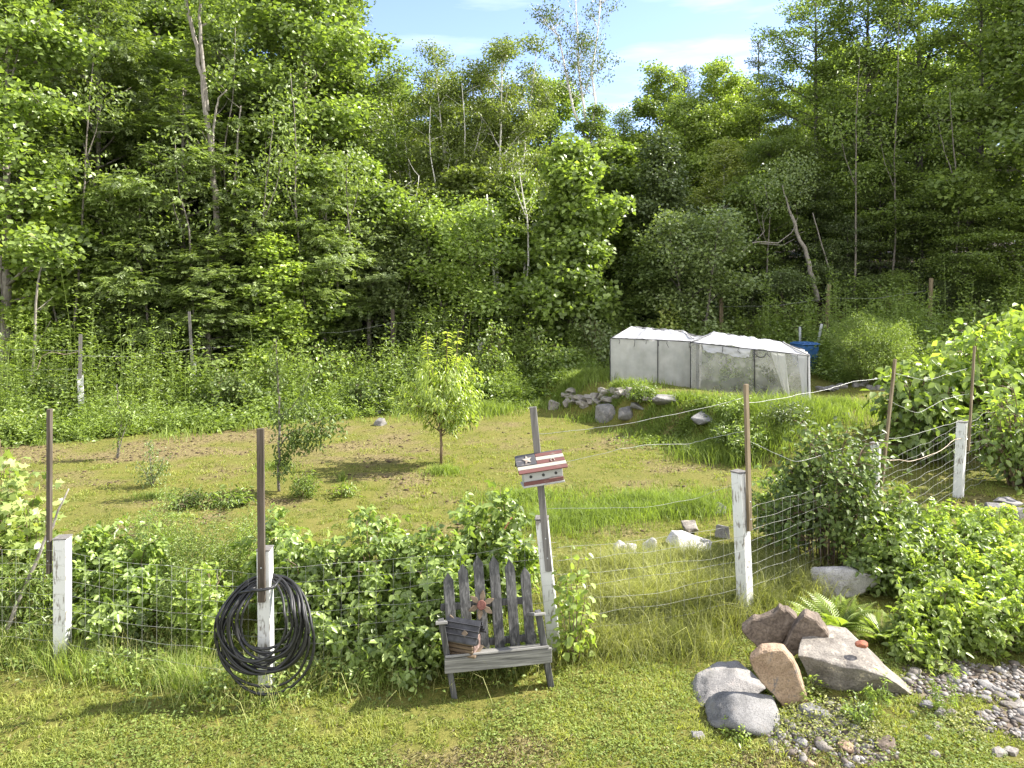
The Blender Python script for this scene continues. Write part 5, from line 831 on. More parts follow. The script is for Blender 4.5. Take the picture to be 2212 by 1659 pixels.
for px, Y, rx, h, lab in ((2040, 7.25, .4, .32, 'low yellow green bush right of the white boulder'), (2060, 7.6, .5, .55, 'low yellow green bush above the dark shaded stone'), (2150, 7.4, .5, .55, 'low yellow green bush at the right border, upper middle'), (2230, 7.6, .5, .6, 'low yellow green bush cut by the right border'), (2030, 6.6, .4, .45, 'low yellow green bush behind the largest tan boulder'), (2110, 6.6, .48, .52, 'glossy low bush above the gravel near the right border'), (2200, 6.65, .45, .55, 'lowest yellow green bush at the right border above the gravel'), (1985, 8.6, .5, .45, 'low yellow green bush below the tilted board post'), (2060, 8.8, .55, .5, 'low yellow green bush below the right white post'), (2150, 9.0, .6, .5, 'low yellow green bush by the pale stone heap')):
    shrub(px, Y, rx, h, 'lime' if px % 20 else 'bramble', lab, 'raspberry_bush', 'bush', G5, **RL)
shrub(1975, 6.35, .25, .25, 'lime', 'small leafy bush at the right edge of the largest tan boulder', 'raspberry_bush', 'bush', G5, **{**RL, 'nleaf': 280, 'nst': 12})
for px, py, rx, h, lab, mt in ((1585, 960, .5, .5, 'weedy bush on the bed slope below the clearer cage', 'bramble'), (1625, 985, .5, .55, 'bush just left of the worn white post on the bed slope', 'weed'), (1700, 925, .5, .5, 'pale weedy bush right of the bed slope', 'grey'), (1590, 905, .4, .4, 'low weeds along the front of the clearer cage', 'weed'), (1390, 865, .45, .4, 'grassy weeds under the milky cage', 'weed')):
    shrub(px, 0, rx, h, mt, lab, 'weed_clump', 'weeds', 'weeds on the stony bed', p=at(px, py), seed=px, nst=18, nleaf=1500, leaf=(.08, .03), tmpl=KITE, cl=.07, side=4, sr=.004, stem='stem')
# ferns
def fern(px, Y, label, n, ln, seed, mt='lime'):
    r = rs(seed); e = empty('fern', on(px, Y), label, 'fern', 'ferns by the rock pile'); T = Tubes(); Lv = Leaves()
    for k in range(n):
        a = k * 2.4 + r.normal(0, .2); Q = limb_path((0, 0, 0), a, R(r.uniform(50, 80)), ln * r.uniform(.7, 1.1), -1.1, r, 12, .02); T.add(Q, np.linspace(.004, .001, 12), 4)
        s = np.linspace(.12, 1, 22); P = np.array([lerp_path(Q, q) for q in s]); D = unit(np.gradient(P, axis=0)); B = unit(np.cross(D, [0, 0, 1.])); N = np.cross(B, D); w = ln * .2 * np.sin(np.clip(s * 1.05, 0, 1) * math.pi * .9 + .25)
        for sg in (-1, 1): Lv.add(P, sg * B + D * .45, N, np.maximum(w, .01), .014, np.clip(r.normal(.5, .12, 22), 0, 1))
    link('stems', T.mesh('stems'), M['stem'], e); link('fronds', Lv.mesh('fronds'), M[mt], e)
fern(1815, 6.75, 'bright fern behind the split brown boulder', 26, .55, 1); fern(1760, 7.0, 'small fern left of the bright one', 12, .35, 2); fern(1900, 6.6, 'fern at the right of the bright one', 16, .42, 3)
# upright fine weeds in the gravel
for k, (px, py, h, lab) in enumerate(((1900, 1555, .42, 'thin feathery weed left of the other in the gravel'), (2045, 1540, .45, 'thin feathery weed standing alone in the gravel'), (1745, 1510, .16, 'yellow green sprig between the grey and rusty boulders'), (1850, 1560, .2, 'bushy weed on the gravel right of the cobbles'), (1590, 1590, .1, 'small clover patch before the round granite boulder'))):
    p = at(px, py); shrub(0, 0, .1 if k < 2 else .16, h, ('feather', 'feather', 'lime', 'weed', 'lime')[k], lab, 'weed', 'weed', p=p, stem='stem', seed=k + 3, nst=2 if k < 2 else 9, nleaf=220 if k < 2 else 260, leaf=(.05, .007) if k < 2 else (.035, .02), tmpl=KITE, cl=.02, side=3, sr=.003, lo=.1)
# peach tree
def peach():
    p = at(952, 1003); e = empty('peach_tree', p, 'small peach tree with drooping yellow green leaves on the lawn', 'tree'); r = rs(8); T = Tubes(); C = []; k = p.y / 13.6
    P = np.array([[0, 0, -.05], [.01, 0, .4], [-.02, .01, .8], [0, 0, 1.2]]); T.add(P, [.03, .026, .024, .02], 8); H = S(1003 - 712, p.y)
    ends = [(-.28, H * .99), (.12, H * .98), (.36, H)]
    for j in range(34):
        a = j * 2.4; el = R(r.uniform(15, 70)); ln = r.uniform(.6, 1.15); z = r.uniform(.55, 1.25); Q = limb_path((0, 0, z), a, el, ln, r.uniform(-.2, .5), r, 7); Q[:, 2] = np.minimum(Q[:, 2], H * .9); T.add(Q, np.linspace(.012, .003, 7), 5); C += [lerp_path(Q, f) for f in (.3, .45, .6, .7, .8, .9, 1)]
    for ex, ez in ends:
        Q = np.array([[0, 0, 1.0], [ex * .8, r.normal(0, .1), 1.7], [ex, r.normal(0, .1), ez]]); Q = np.array([lerp_path(Q, s) for s in np.linspace(0, 1, 9)]); T.add(Q, np.linspace(.014, .003, 9), 5); C += [lerp_path(Q, f) for f in (.4, .5, .6, .7)]
        n = 26; f = r.uniform(.62, 1, n); B = np.array([lerp_path(Q, s) for s in f]); a = r.uniform(0, 6.28, n); L2.add(B, np.stack([np.cos(a), np.sin(a), np.full(n, .1)], -1), [0, 0, 1] + r.normal(0, .1, (n, 3)), .14, .035, r.uniform(.7, 1, n), LANCE)
    C = np.array(C); n = 2900; P = C[r.randint(0, len(C), n)] + r.normal(0, .07, (n, 3)); out = unit(P * [1, 1, 0] + [0, 0, .01])
    L2.add(P, out * .7 + r.normal(0, .4, (n, 3)) + [0, 0, -.75], np.array([0, 0, .8]) + out * .5 + r.normal(0, .35, (n, 3)), .125 * r.uniform(.7, 1.2, n), .034, np.clip(.35 + .28 * (P[:, 2] / H - .5) + r.normal(0, .16, n), 0, 1), LANCE)
    link('trunk', T.mesh('trunk'), M['brownstem'], e); link('crown', L2.mesh('crown'), M['peach'], e)
L2 = Leaves(); peach()
# other young fruit trees
def sapling(px, py, label, lines, leaves, mt, leaf, Yoff=0, seed=1, tmpl=OVAL, sub=3):
    p = at(px, py); Y = p.y; e = empty('fruit_sapling', p, label, 'sapling', 'fruit saplings on the mown garden'); T = Tubes(); r = rs(seed); Lv = Leaves()
    for pts, r0, r1 in lines:
        P = np.array([tuple(pt(x, y, Y) - p) for x, y in pts]); n = len(P) * 4; P = np.array([lerp_path(P, s) for s in np.linspace(0, 1, n)]); P[:, 1] += np.cumsum(r.normal(0, .012, n)); P += r.normal(0, r0 * .2, P.shape); T.add(P, np.linspace(r0, r1, n), 6); 
        for _ in range(sub): Q = limb_path(lerp_path(P, r.uniform(.35, .95)), r.uniform(0, 6.28), R(r.uniform(20, 60)), r.uniform(.15, .35), .1, r, 5); T.add(Q, np.linspace(r1, .002, 5), 4); nn = 10; Lv.add(Q[r.randint(1, 5, nn)] + r.normal(0, .03, (nn, 3)), r.normal(0, 1, (nn, 3)) + [0, 0, -.5], r.normal(0, .4, (nn, 3)) + [0, 0, 1], leaf[0], leaf[1], r.uniform(.2, .8, nn), tmpl)
    for x0, y0, rx, rz, n in leaves:
        c0 = np.array(tuple(pt(x0, y0, Y) - p)); P = c0 + np.clip(r.normal(0, .6, (n, 3)), -1.2, 1.2) * [rx, rx * .8, rz]; Lv.add(P, r.normal(0, .7, (n, 3)) + [0, 0, -.8], r.normal(0, .5, (n, 3)) + [0, 0, .8], leaf[0] * r.uniform(.7, 1.2, n), leaf[1], np.clip(r.normal(.45, .18, n), 0, 1), tmpl)
    link('trunk', T.mesh('trunk'), M['bark'], e); link('crown', Lv.mesh('crown'), M[mt], e)
sapling(601, 1062, 'thin upright sapling with one long drooping leafy branch', [([(601, 1064), (603, 980), (605, 900), (601, 830), (598, 780), (597, 735)], .026, .006), ([(603, 965), (625, 935), (660, 925), (700, 905), (735, 895)], .016, .005), ([(603, 900), (630, 880), (650, 850), (655, 830)], .01, .003)],
    [(610, 1000, .14, .28, 190), (640, 950, .26, .2, 300), (675, 940, .28, .2, 280), (712, 918, .25, .18, 200), (645, 890, .24, .15, 110), (655, 850, .1, .15, 50), (600, 800, .14, .4, 160), (603, 900, .14, .3, 120)], 'shrub', (.075, .04), seed=4)
sapling(253, 990, 'two stemmed sapling at the left edge of the mown ground', [([(253, 992), (254, 950), (262, 905), (255, 870), (252, 830)], .02, .006), ([(255, 990), (262, 950), (272, 920), (285, 900)], .014, .005)], [(258, 890, .2, .3, 170), (278, 905, .2, .18, 140), (255, 950, .08, .2, 40)], 'weed', (.07, .04), seed=5)
sapling(330, 1050, 'short bushy grey green sapling on the mown ground', [([(330, 1052), (327, 1010), (322, 960)], .014, .004), ([(330, 1050), (345, 1015), (358, 985)], .01, .004), ([(330, 1050), (312, 1020), (300, 1000)], .01, .004)], [(330, 1015, .22, .3, 260), (348, 1010, .14, .2, 90), (325, 970, .08, .14, 40), (318, 1035, .18, .1, 90)], 'grey', (.055, .022), seed=6)
# shrubs in the weedy belt before the wood
G6 = 'shrubs in the weed belt'
WB = dict(nst=26, nleaf=1500, leaf=(.12, .085), cl=.13, side=4, arch=.7, sr=.008)
for px, Y, rx, h, mt, lab in ((880, 21.8, 1.0, 1.5, 'shrub', 'dark leafy shrub behind the top of the peach tree'), (700, 21.2, 1.0, 1.6, 'bramble', 'broad shrub in the weeds left of the peach tree'), (1055, 22.6, 1.0, 2.1, 'bramble', 'tall tangled shrub with pale top right of the peach tree'), (1150, 23.6, .8, 1.9, 'bramble', 'shrub with a bright arching shoot left of the milky cage'), (1290, 23.8, 1.1, 2.0, 'grey', 'pale shrub just left of the milky cage'), (1210, 22.6, .9, 1.2, 'weed', 'low weedy shrub left of the stony bed'), (790, 19.8, .6, .8, 'shrub', 'low dark shrub behind the pale stone at the weed edge'), (1020, 21.3, .7, .9, 'bramble', 'low shrub right of the peach tree trunk'), (300, 20.3, 1.0, 1.9, 'weed', 'large shrub under the tall ash right of the sunlit post'), (110, 18.6, .9, 1.1, 'shrub', 'dark fern like shrub left of the sunlit post'), (500, 19.2, .9, 1.2, 'shrub', 'dark shrub in the weeds left of the thin upright sapling'), (590, 21, .9, 1.6, 'weed', 'tall leafy shrub behind the thin upright sapling'), (1442, 24.5, .5, 1.9, 'yellow', 'slim yellowing sapling bush behind the milky cage'), (1640, 24.3, 1.0, 1.3, 'beech', 'shaded leafy shrub left of the brown post behind the bin'), (1700, 25, 1.0, 1.6, 'beech', 'shaded shrub under the pale leaning trunk'), (1930, 25, 1.0, 1.6, 'beech', 'shaded shrub left of the post with the white foot'), (2120, 23, 1.1, 1.5, 'beech', 'shaded shrub at the far right under the wood'), (1560, 22.6, .8, .9, 'weed', 'weedy shrub just behind the clearer cage roof')):
    shrub(px, Y, rx, h, mt, lab, 'shrub', 'shrub', G6, **WB)
shrub(20, 16.3, .9, .55, 'lime', 'low yellow green shrub at the left border of the mown ground', 'shrub', 'shrub', G6, nst=20, nleaf=1500, leaf=(.1, .05), cl=.1)
shrub(1885, 19.6, 1.3, 1.75, 'feather', 'rounded feathery green shrub right of the blue bin', 'asparagus_bush', 'shrub', nst=70, nleaf=26000, leaf=(.075, .016), tmpl=KITE, cl=.1, side=7, arch=.9, sr=.005, droop=.1, stem='stem')
shrub(1570, 18.6, .5, .75, 'weed', 'leafy crop growing inside the clearer cage', 'crop_plant', 'plant', nst=22, nleaf=800, leaf=(.1, .07), cl=.1, p=HA.lerp(HB, .38) + Vector((.25, .8, 0))); shrub(1640, 18.4, .45, .6, 'shrub', 'darker crop inside the clearer cage on the right', 'crop_plant', 'plant', nst=22, nleaf=700, leaf=(.1, .07), cl=.1, p=HA.lerp(HB, .68) + Vector((.25, .8, 0)))
G7 = 'dark tufts on the mown garden'
shrub(405, 8.9, .3, .3, 'shrub', 'low dark tuft in front of the short bushy sapling', 'weed_tuft', 'weeds', G7, p=at(405, 1098), nst=14, nleaf=420, leaf=(.08, .025), cl=.05, seed=3); shrub(490, 8.9, .35, .22, 'bramble', 'spreading leafy weed left of the hose post board', 'weed_tuft', 'weeds', G7, p=at(500, 1090), nst=14, nleaf=380, leaf=(.1, .03), cl=.05, seed=4); shrub(650, 9, .25, .4, 'weed', 'upright grassy tuft right of the thin sapling', 'weed_tuft', 'weeds', G7, p=at(655, 1075), nst=16, nleaf=700, leaf=(.09, .012), tmpl=KITE, cl=.05, seed=5)
shrub(735, 9, .25, .16, 'lime', 'spreading pale weed on the lawn below the peach shadow', 'weed_tuft', 'weeds', G7, p=at(735, 1072), nst=10, nleaf=160, leaf=(.09, .03), cl=.05, seed=6)
# ------------------------------------------------------------------ grass, weeds, pebbles: what nobody could count
def blades(Lv, P, h, wd, lean, rnd, r):
    n = len(P); a = r.uniform(0, 6.28, n); b = r.uniform(0, 6.28, n); d = np.stack([np.cos(a), np.sin(a), np.zeros(n)], -1) * wd[:, None] / 2; ln = np.stack([np.cos(b), np.sin(b), np.zeros(n)], -1) * (h * lean)[:, None]
    up = np.array([0, 0, 1.]); m1 = P + ln * .3 + up * (h * .55)[:, None]; tp = P + ln + up * (h * np.sqrt(np.maximum(.05, 1 - .75 * np.minimum(lean, 1.1) ** 2)))[:, None]
    V = np.stack([P - d, P + d, m1 + d * .8, m1 - d * .8, tp], 1); Lv.V.append(V.reshape(-1, 3)); Lv.R.append(np.repeat(rnd, 5)); o = Lv.n + np.arange(n)[:, None] * 5
    Lv.F.append(o + np.array([[0, 1, 2, 3]])); Lv.F.append(o + np.array([[3, 2, 4]])); Lv.n += n * 5
def field(r, n, y0, y1, xs=.80, pad=1.0, pw=1.0):
    Y = (y0 ** -pw + r.rand(n) * (y1 ** -pw - y0 ** -pw)) ** (-1 / pw); X = r.uniform(-1, 1, n) * (Y * xs + pad); return X, Y
def on_ground(X, Y, dz=-.01): return np.stack([X, Y, TZ(X, Y) + dz], -1)
def out_band(X, Y): return Y < edge_y(X) + .3
r = rs(2024); Lv = Leaves()
# mown lawn, near
X, Y = field(r, 430000, 4.2, 9.0, 1.05, .6, 2.0); k = (r.rand(len(X)) > np.maximum(gravel(X, Y) * 1.1, soil(X, Y) * .75)) & (fbm(X * 11, Y * 11, 147, 3) + r.normal(0, .04, len(X)) > .44); X, Y = X[k], Y[k]; cl = fbm(X * 2.2, Y * 2.2, 41); c2 = fbm(X * 9, Y * 9, 43)
h = (.02 + .03 * sst(.35, .75, cl) + .022 * c2) * r.uniform(.5, 1.4, len(X)); blades(Lv, on_ground(X, Y), h, r.uniform(.005, .010, len(X)), r.uniform(.4, 1.2, len(X)), np.clip(.4 + 1.1 * (cl - .5) + .5 * (c2 - .5) + r.normal(0, .16, len(X)) + .35 * soil(X, Y) + .25 * sst(-1.2, 1.2, X) * sst(6.2, 5.2, Y), 0, 1), r)
X, Y = field(r, 360000, 8.2, 21, .95, .6, 1.6); k = (r.rand(len(X)) > soil(X, Y) * .72) & out_band(X, Y) & (fbm(X * 6, Y * 6, 146, 3) + r.normal(0, .03, len(X)) > .5); X, Y = X[k], Y[k]; cl = fbm(X * 1.4, Y * 1.4, 45); c2 = fbm(X * 6, Y * 6, 46)
h = (.035 + .045 * sst(.4, .8, cl)) * r.uniform(.5, 1.4, len(X)); blades(Lv, on_ground(X, Y), h, r.uniform(.008, .018, len(X)) * Y / 14, r.uniform(.4, 1.1, len(X)), np.clip(.42 + .8 * (cl - .5) + .4 * (c2 - .5) + r.normal(0, .15, len(X)) + .2 * soil(X, Y), 0, 1), r)
tag(link('lawn_grass', Lv.mesh('lawn_grass'), M['grass']), 'short yellow green lawn grass', None, None, 'stuff')
# dry clippings on the brown patches
Lv = Leaves(); X, Y = field(r, 120000, 4.2, 21, .85, .6, 1.6); k = (r.rand(len(X)) < soil(X, Y) * .9 + .06) & out_band(X, Y); X, Y = X[k], Y[k]; n = len(X); P = on_ground(X, Y, .012); Lv.add(P, r.normal(0, 1, (n, 3)) * [1, 1, .35], r.normal(0, .6, (n, 3)) + [0, 0, 1], r.uniform(.03, .08, n) * np.sqrt(Y / 8), r.uniform(.006, .014, n) * np.sqrt(Y / 8), np.clip(fbm(X * 3, Y * 3, 47) + r.normal(0, .22, n), 0, 1))
tag(link('dry_clippings', Lv.mesh('dry_clippings'), M['thatch']), 'brown dry grass clippings', None, None, 'stuff')
# dark clods and tufts of torn turf on the brown patches
Vi, Fi = ico(1); X, Y = field(r, 16000, 8.5, 20.5, .85, .6, 1.4); k = (r.rand(len(X)) < soil(X, Y) * .35) & out_band(X, Y); X, Y = X[k], Y[k]; n = len(X); W = Vi[None] * (1 + r.normal(0, .25, (n, len(Vi), 1))) * (r.uniform(.008, .03, (n, 1, 1)) * np.array([1.4, 1.2, .55])); V = W + on_ground(X, Y, .01)[:, None]
tag(link('soil_clods', np_mesh('soil_clods', V.reshape(-1, 3), [(Fi[None] + np.arange(n)[:, None, None] * len(Vi)).reshape(-1, 3)]), noisy('clod', [(.3, (.035, .022, .014)), (.6, (.11, .075, .04)), (.75, (.2, .16, .07))], 14, .95, bump=.5)), 'dark clods of torn turf on the mown garden', None, None, 'stuff')
# clover and small broad weeds in the front lawn
Lv = Leaves(); X, Y = field(r, 110000, 4.2, 8.5, 1.05, .5, 2.2); cl = fbm(X * 1.8, Y * 1.8, 51); k = (cl + r.normal(0, .05, len(X)) > .54) & (r.rand(len(X)) > np.maximum(gravel(X, Y), soil(X, Y)) * .8); X, Y, cl = X[k], Y[k], cl[k]; n = len(X); P = on_ground(X, Y); P[:, 2] += r.uniform(.015, .05, n)
Lv.add(P, r.normal(0, 1, (n, 3)) * [1, 1, .25], r.normal(0, .3, (n, 3)) + [0, 0, 1], r.uniform(.014, .03, n), r.uniform(.012, .022, n), np.clip(.42 + (cl - .55) * 1.2 + r.normal(0, .16, n), 0, 1))
tag(link('clover', Lv.mesh('clover'), M['green']), 'clover and small weeds in the lawn', None, None, 'stuff')
# tall green grass
def zone(n, c, rx, ry, rnd_): 
    a = rnd_.uniform(0, 6.28, n); q = np.minimum(np.abs(rnd_.normal(0, .62, n)), 1.6); q = q * (.8 + .4 * vnoise(np.cos(a) * 2 + c.x, np.sin(a) * 2 + c.y, 3)); return c.x + np.cos(a) * q * rx, c.y + np.sin(a) * q * ry
Lv = Leaves()
TG = [(at(1270, 1120), 1.0, .5, 5000, .17), (at(1480, 1105), .8, .4, 4500, .2), (at(1400, 1090), 1.2, .5, 5000, .18), (at(1200, 1130), .7, .7, 3500, .2), (at(1130, 1075), 1.0, .5, 3500, .12), (at(1540, 975), .8, .5, 1500, .28), (at(1420, 935), .5, .3, 400, .18), (at(1570, 945), .9, .6, 1500, .26), (at(1330, 845), 1.0, .3, 1500, .25), (at(1450, 880), 1.2, .4, 1600, .2), (at(1500, 905), 1.3, .5, 2600, .15), (at(1400, 900), .9, .4, 1500, .13), (at(1330, 870), .9, .35, 1500, .14), (at(1570, 900), 1.0, .5, 2000, .2), (at(1270, 820), .9, .7, 2600, .3), (at(1220, 845), .8, .4, 1500, .25), (at(1300, 800), .8, .8, 2000, .35), (at(1620, 900), 1.3, .8, 2500, .32), (at(1720, 900), 1.4, .8, 3500, .35), (at(1800, 880), 1.0, .6, 2000, .25),
      (at(960, 1022), .4, .25, 900, .16), (at(600, 1010), .45, .3, 800, .14), (at(1590, 980), .5, .4, 1500, .35), (at(1050, 890), .8, .8, 1800, .3), (at(1100, 850), 1.6, .8, 3500, .4), (at(1650, 960), .8, .6, 1800, .35), (at(1960, 900), 1.0, 1.0, 1500, .3), (at(330, 1075), .4, .2, 500, .1), (at(1200, 1010), .1, .1, 60, .3), (at(740, 1040), .1, .1, 60, .2)]
for c, rx, ry, n, hh in TG:
    X, Y = zone(n, c, rx, ry, r); h = hh * r.uniform(.5, 1.35, n); tc_ = np.floor(X * 5) * 17 + np.floor(Y * 5); blades(Lv, on_ground(X, Y), h, r.uniform(.005, .010, n) * (Y / 9), r.uniform(.15, .9, n), np.clip(.4 + .5 * (fbm(X * 2.5, Y * 2.5, 53) - .5) + r.normal(0, .16, n), 0, 1), r)
# ragged grass along the fence line
X = r.uniform(-5.2, .2, 17000); fx = np.interp(X, [-6, near[1].x, near[2].x, near[3].x, 2], [6.8, near[1].y, near[2].y, near[3].y, 6.6]); Y = fx + r.normal(.12, .26, len(X)); k = Y > fx - .42 + .25 * fbm(X * 3, Y * 0, 3); X, Y = X[k], Y[k]; n = len(X); cl = fbm(X * 2.4, Y * 2.4, 57)
blades(Lv, on_ground(X, Y), (.05 + .24 * sst(.42, .75, cl)) * r.uniform(.4, 1.35, n), r.uniform(.005, .009, n), r.uniform(.2, 1.0, n), np.clip(.4 + .6 * (cl - .5) + r.normal(0, .16, n), 0, 1), r)
X, Y = zone(2600, at(1490, 915), 1.6, .8, r); n = len(X); P = on_ground(X, Y); P[:, 2] += r.uniform(.02, .16, n); Lv.add(P, r.normal(0, 1, (n, 3)) * [1, 1, .4], r.normal(0, .4, (n, 3)) + [0, 0, 1], r.uniform(.05, .1, n), r.uniform(.03, .05, n), np.clip(r.normal(.25, .15, n), 0, 1))
tag(link('tall_grass', Lv.mesh('tall_grass'), M['green']), 'tall green grass', None, None, 'stuff')
# weeds and dry stalks mixed into the fence line
Lv = Leaves(); X = r.uniform(-5.4, .3, 9000); fx = np.interp(X, [-6, near[1].x, near[2].x, near[3].x, 2], [6.8, near[1].y, near[2].y, near[3].y, 6.6]); Y = fx + r.normal(.05, .22, len(X)); n = len(X); P = on_ground(X, Y); cl = fbm(X * 3.1, Y * 3.1, 58); P[:, 2] += r.uniform(.02, .24, n) * sst(.3, .7, cl); Lv.add(P, r.normal(0, 1, (n, 3)) * [1, 1, .4], r.normal(0, .4, (n, 3)) + [0, 0, 1], r.uniform(.025, .06, n), r.uniform(.015, .03, n), np.clip(.4 + .7 * (cl - .5) + r.normal(0, .18, n), 0, 1)); tag(link('fence_weeds', Lv.mesh('fence_weeds'), M['weed']), 'small leafy weeds along the fence foot', None, None, 'stuff')
Lv = Leaves(); k = r.rand(n) < .3; X2, Y2 = X[k], Y[k] - .05; n = len(X2); blades(Lv, on_ground(X2, Y2), r.uniform(.1, .42, n), np.full(n, .004), r.uniform(.3, 1.1, n), r.uniform(.4, 1, n), r); tag(link('dry_stalks', Lv.mesh('dry_stalks'), M['straw']), 'dry stalks along the fence foot', None, None, 'stuff')
# long dry grass right of the bench
Lv = Leaves()
for c, rx, ry, n, hh in [(at(1400, 1330), .95, .6, 9000, .36), (at(1340, 1260), .8, .5, 5500, .36), (at(1500, 1300), .7, .6, 6000, .36), (at(1480, 1240), .9, .4, 4000, .34), (at(1620, 1320), .5, .4, 2500, .34), (at(1300, 1400), .55, .35, 2500, .25), (at(1700, 1290), .5, .5, 2000, .36), (at(1450, 1400), .5, .3, 2200, .24), (at(1690, 1240), .7, .5, 2500, .3)]:
    X, Y = zone(n, c, rx, ry, r); h = hh * r.uniform(.45, 1.4, n); cl = fbm(X * 3, Y * 3, 61); blades(Lv, on_ground(X, Y), h, r.uniform(.0035, .0065, n), r.uniform(.3, 1.15, n), np.clip(.42 + .9 * (cl - .5) + r.normal(0, .2, n), 0, 1), r)
X, Y = zone(700, at(1420, 1300), 1.1, .8, r); n = len(X); h = r.uniform(.45, .75, n); blades(Lv, on_ground(X, Y), h, np.full(n, .0035), r.uniform(.3, 1.0, n), r.uniform(.75, 1, n), r)
tag(link('dry_grass', Lv.mesh('dry_grass'), M['straw']), 'long straw coloured grass right of the bench', None, None, 'stuff')
# weeds before the wood: upright spires and broad leaves
def weedbelt(name, mt, n, dens, hr, per, leaf, seed, label, spire=True, ylim=None, spread=.12):
    r = rs(seed); X = r.uniform(-22, 19, n * 3); d = np.abs(r.normal(0, 1, n * 3)) * 3.4; Y = edge_y(X) - .3 + 1.3 * (fbm(X * .55, X * 0, seed) - .35) + d; k = (fbm(X * .8, Y * .8, seed) + r.normal(0, .06, len(X)) > dens) & (Y < 27.5) & (np.abs(X) < Y * .82 + 1) & ~((X > 1.8) & (X < 9.3) & (Y < 21.5)); X, Y = X[k][:n], Y[k][:n]; n = len(X); h = r.uniform(*hr, n) * (.2 + 1.45 * sst(.25, .75, fbm(X * .7, Y * .7, seed + 5))) * r.uniform(.7, 1.25, n) * (.3 + .7 * sst(.2, 3.0, Y - edge_y(X))) * sst(-.6, .8, Y - edge_y(X) + .35); Lv = Leaves(); B = on_ground(X, Y)
    blades(Lv, B, h, np.full(n, .012), r.uniform(.02, .15, n), np.full(n, .6), r); ci = np.repeat(np.arange(n), per); m_ = len(ci); f = r.uniform(.12, 1, m_); sp = spread * (1.1 - f * .75) if spire else spread
    P = B[ci] + np.stack([r.normal(0, 1, m_) * sp, r.normal(0, 1, m_) * sp, f * h[ci]], -1); out = unit(r.normal(0, 1, (m_, 3)) * [1, 1, .2]); tint = np.clip(.42 + r.normal(0, .15, n)[ci] + r.normal(0, .12, m_), 0, 1)
    Lv.add(P, out + [0, 0, .45 if spire else -.1], [0, 0, 1] + r.normal(0, .45, (m_, 3)), leaf[0] * r.uniform(.7, 1.3, m_), leaf[1], tint); tag(link(name, Lv.mesh(name), M[mt]), label, None, None, 'stuff')
weedbelt('goldenrod_weeds', 'feather', 3600, .47, (.8, 1.6), 34, (.1, .022), 71, 'upright spiky weeds before the wood'); weedbelt('tall_weeds', 'weed', 1100, .5, (1.3, 2.3), 46, (.12, .04), 111, 'tall leafy stalks before the wood', spread=.16); weedbelt('leafy_weeds', 'weed', 2200, .5, (.5, 1.1), 26, (.11, .07), 83, 'leafy weeds before the wood', False, spread=.16); weedbelt('dark_weeds', 'bramble', 1500, .5, (.5, 1.2), 28, (.12, .08), 97, 'darker leafy weeds before the wood', False, spread=.2)
# undergrowth inside the wood
r = rs(55); Lv = Leaves(); X = r.uniform(-30, 30, 60000); Y = r.uniform(23, 46, 60000); k = (fbm(X * .5, Y * .5, 91) > .54); X, Y = X[k], Y[k]; n = len(X); P = on_ground(X, Y); P[:, 2] += r.uniform(.02, .7, n) * fbm(X, Y, 92); Lv.add(P, r.normal(0, 1, (n, 3)) * [1, 1, .3], r.normal(0, .4, (n, 3)) + [0, 0, 1], r.uniform(.1, .18, n), .1, r.uniform(.1, .7, n)); tag(link('undergrowth', Lv.mesh('undergrowth'), M['beech']), 'sparse undergrowth inside the wood', None, None, 'stuff')
# loose grass fringe where mown ground meets the weeds
r = rs(66); Lv = Leaves(); X = r.uniform(-16, 2, 16000); Y = edge_y(X) + r.normal(.1, .6, len(X)); k = fbm(X * 1.6, Y * 1.6, 68) > .52; X, Y = X[k], Y[k]; n = len(X); blades(Lv, on_ground(X, Y), r.uniform(.06, .38, n) * (.4 + fbm(X, Y, 69)), r.uniform(.012, .022, n), r.uniform(.2, .9, n), np.clip(r.normal(.5, .2, n), 0, 1), r); tag(link('rough_grass', Lv.mesh('rough_grass'), M['green']), 'rough grass at the foot of the weeds', None, None, 'stuff')
# dead twigs and leaf litter at the wood edge
T = Tubes(); 
for k in range(700):
    X = r.uniform(-20, 20); Y = float(edge_y(X)) + r.uniform(3, 10); z = float(TZ(X, Y)); a = r.uniform(0, 6.28); ln = r.uniform(.4, 1.6); e_ = r.uniform(0, .9); T.add([(X, Y, z), (X + math.cos(a) * ln * .5, Y + math.sin(a) * ln * .5, z + e_ * ln * .4 + .03), (X + math.cos(a) * ln, Y + math.sin(a) * ln, z + e_ * ln * .6)], [.012, .009, .004], 4)
tag(link('brushwood', T.mesh('brushwood'), M['palebark']), 'dead twigs littering the wood edge', None, None, 'stuff')
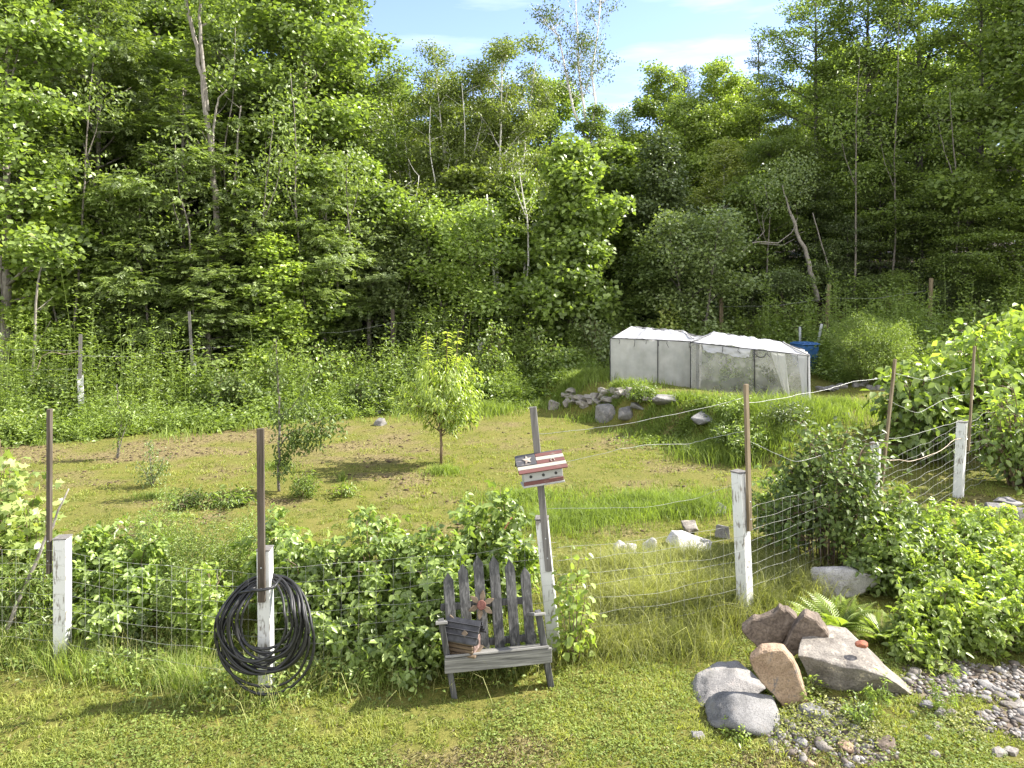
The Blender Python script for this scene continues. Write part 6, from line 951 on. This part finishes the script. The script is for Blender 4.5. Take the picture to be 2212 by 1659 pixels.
# pebbles
Vi, Fi = ico(1); r = rs(6); X = r.uniform(1.4, 5.6, 30000); Y = r.uniform(4.7, 7.0, 30000); k = r.rand(len(X)) < gravel(X, Y) * .3; X, Y = X[k], Y[k]; n = len(X); sz = np.minimum(.011 * np.exp(r.normal(0, .55, n)) + .006, .045); ax = np.stack([sz * r.uniform(.8, 1.5, n), sz * r.uniform(.8, 1.5, n), sz * r.uniform(.5, .9, n)], -1)
a = r.uniform(0, 6.28, n); W = Vi[None] * (1 + r.normal(0, .1, (n, len(Vi), 1))) * ax[:, None]; ca, sa = np.cos(a)[:, None], np.sin(a)[:, None]; V = np.stack([W[..., 0] * ca - W[..., 1] * sa, W[..., 0] * sa + W[..., 1] * ca, W[..., 2]], -1) + on_ground(X, Y, .006)[:, None]
m, t, o, n_ = mat('pebble'); av = n_('ShaderNodeAttribute', attribute_name='rnd'); ns = n_('ShaderNodeTexNoise', {'Vector': n_('ShaderNodeTexCoord').outputs['Object'], 'Scale': 90.0, 'Detail': 4.0}); cc = ramp(n_, av.outputs['Fac'], [(0, (.07, .055, .043)), (.3, (.12, .095, .075)), (.5, (.155, .145, .135)), (.75, (.21, .185, .16)), (1, (.31, .29, .27))]); ml = n_('ShaderNodeMix', {0: .7, 6: cc, 7: ramp(n_, ns.outputs[0], [(.3, (.5, .5, .5)), (.7, (1.2, 1.2, 1.2))])}, data_type='RGBA', blend_type='MULTIPLY'); bs = n_('ShaderNodeBsdfPrincipled', {'Base Color': ml.outputs[2], 'Roughness': .8}); t.links.new(bs.outputs[0], o.inputs[0])
tag(link('pebbles', np_mesh('pebbles', V.reshape(-1, 3), [(Fi[None] + np.arange(n)[:, None, None] * len(Vi)).reshape(-1, 3)], np.repeat(r.rand(n), len(Vi)), smooth=True), m), 'pebbles of the gravel corner', None, None, 'stuff')
# reddish creeping weed over the gravel
Lv = Leaves(); X = r.uniform(1.0, 5.2, 40000); Y = r.uniform(4.6, 6.6, 40000); cl = fbm(X * 2.6, Y * 2.6, 99); k = (cl > .36 + .16 * gravel(X, Y)) & (X > 1.4 + (Y - 4.9) * 1.1); X, Y, cl = X[k], Y[k], cl[k]; n = len(X); P = on_ground(X, Y); P[:, 2] += r.uniform(.005, .09, n) * sst(.5, .7, cl); Lv.add(P, r.normal(0, 1, (n, 3)) * [1, 1, .4], r.normal(0, .4, (n, 3)) + [0, 0, 1], r.uniform(.015, .04, n), r.uniform(.008, .02, n), np.clip(.35 + r.normal(0, .25, n), 0, 1)); tag(link('creeping_weeds', Lv.mesh('creeping_weeds'), M['straw']), 'creeping weeds over the gravel corner', None, None, 'stuff')
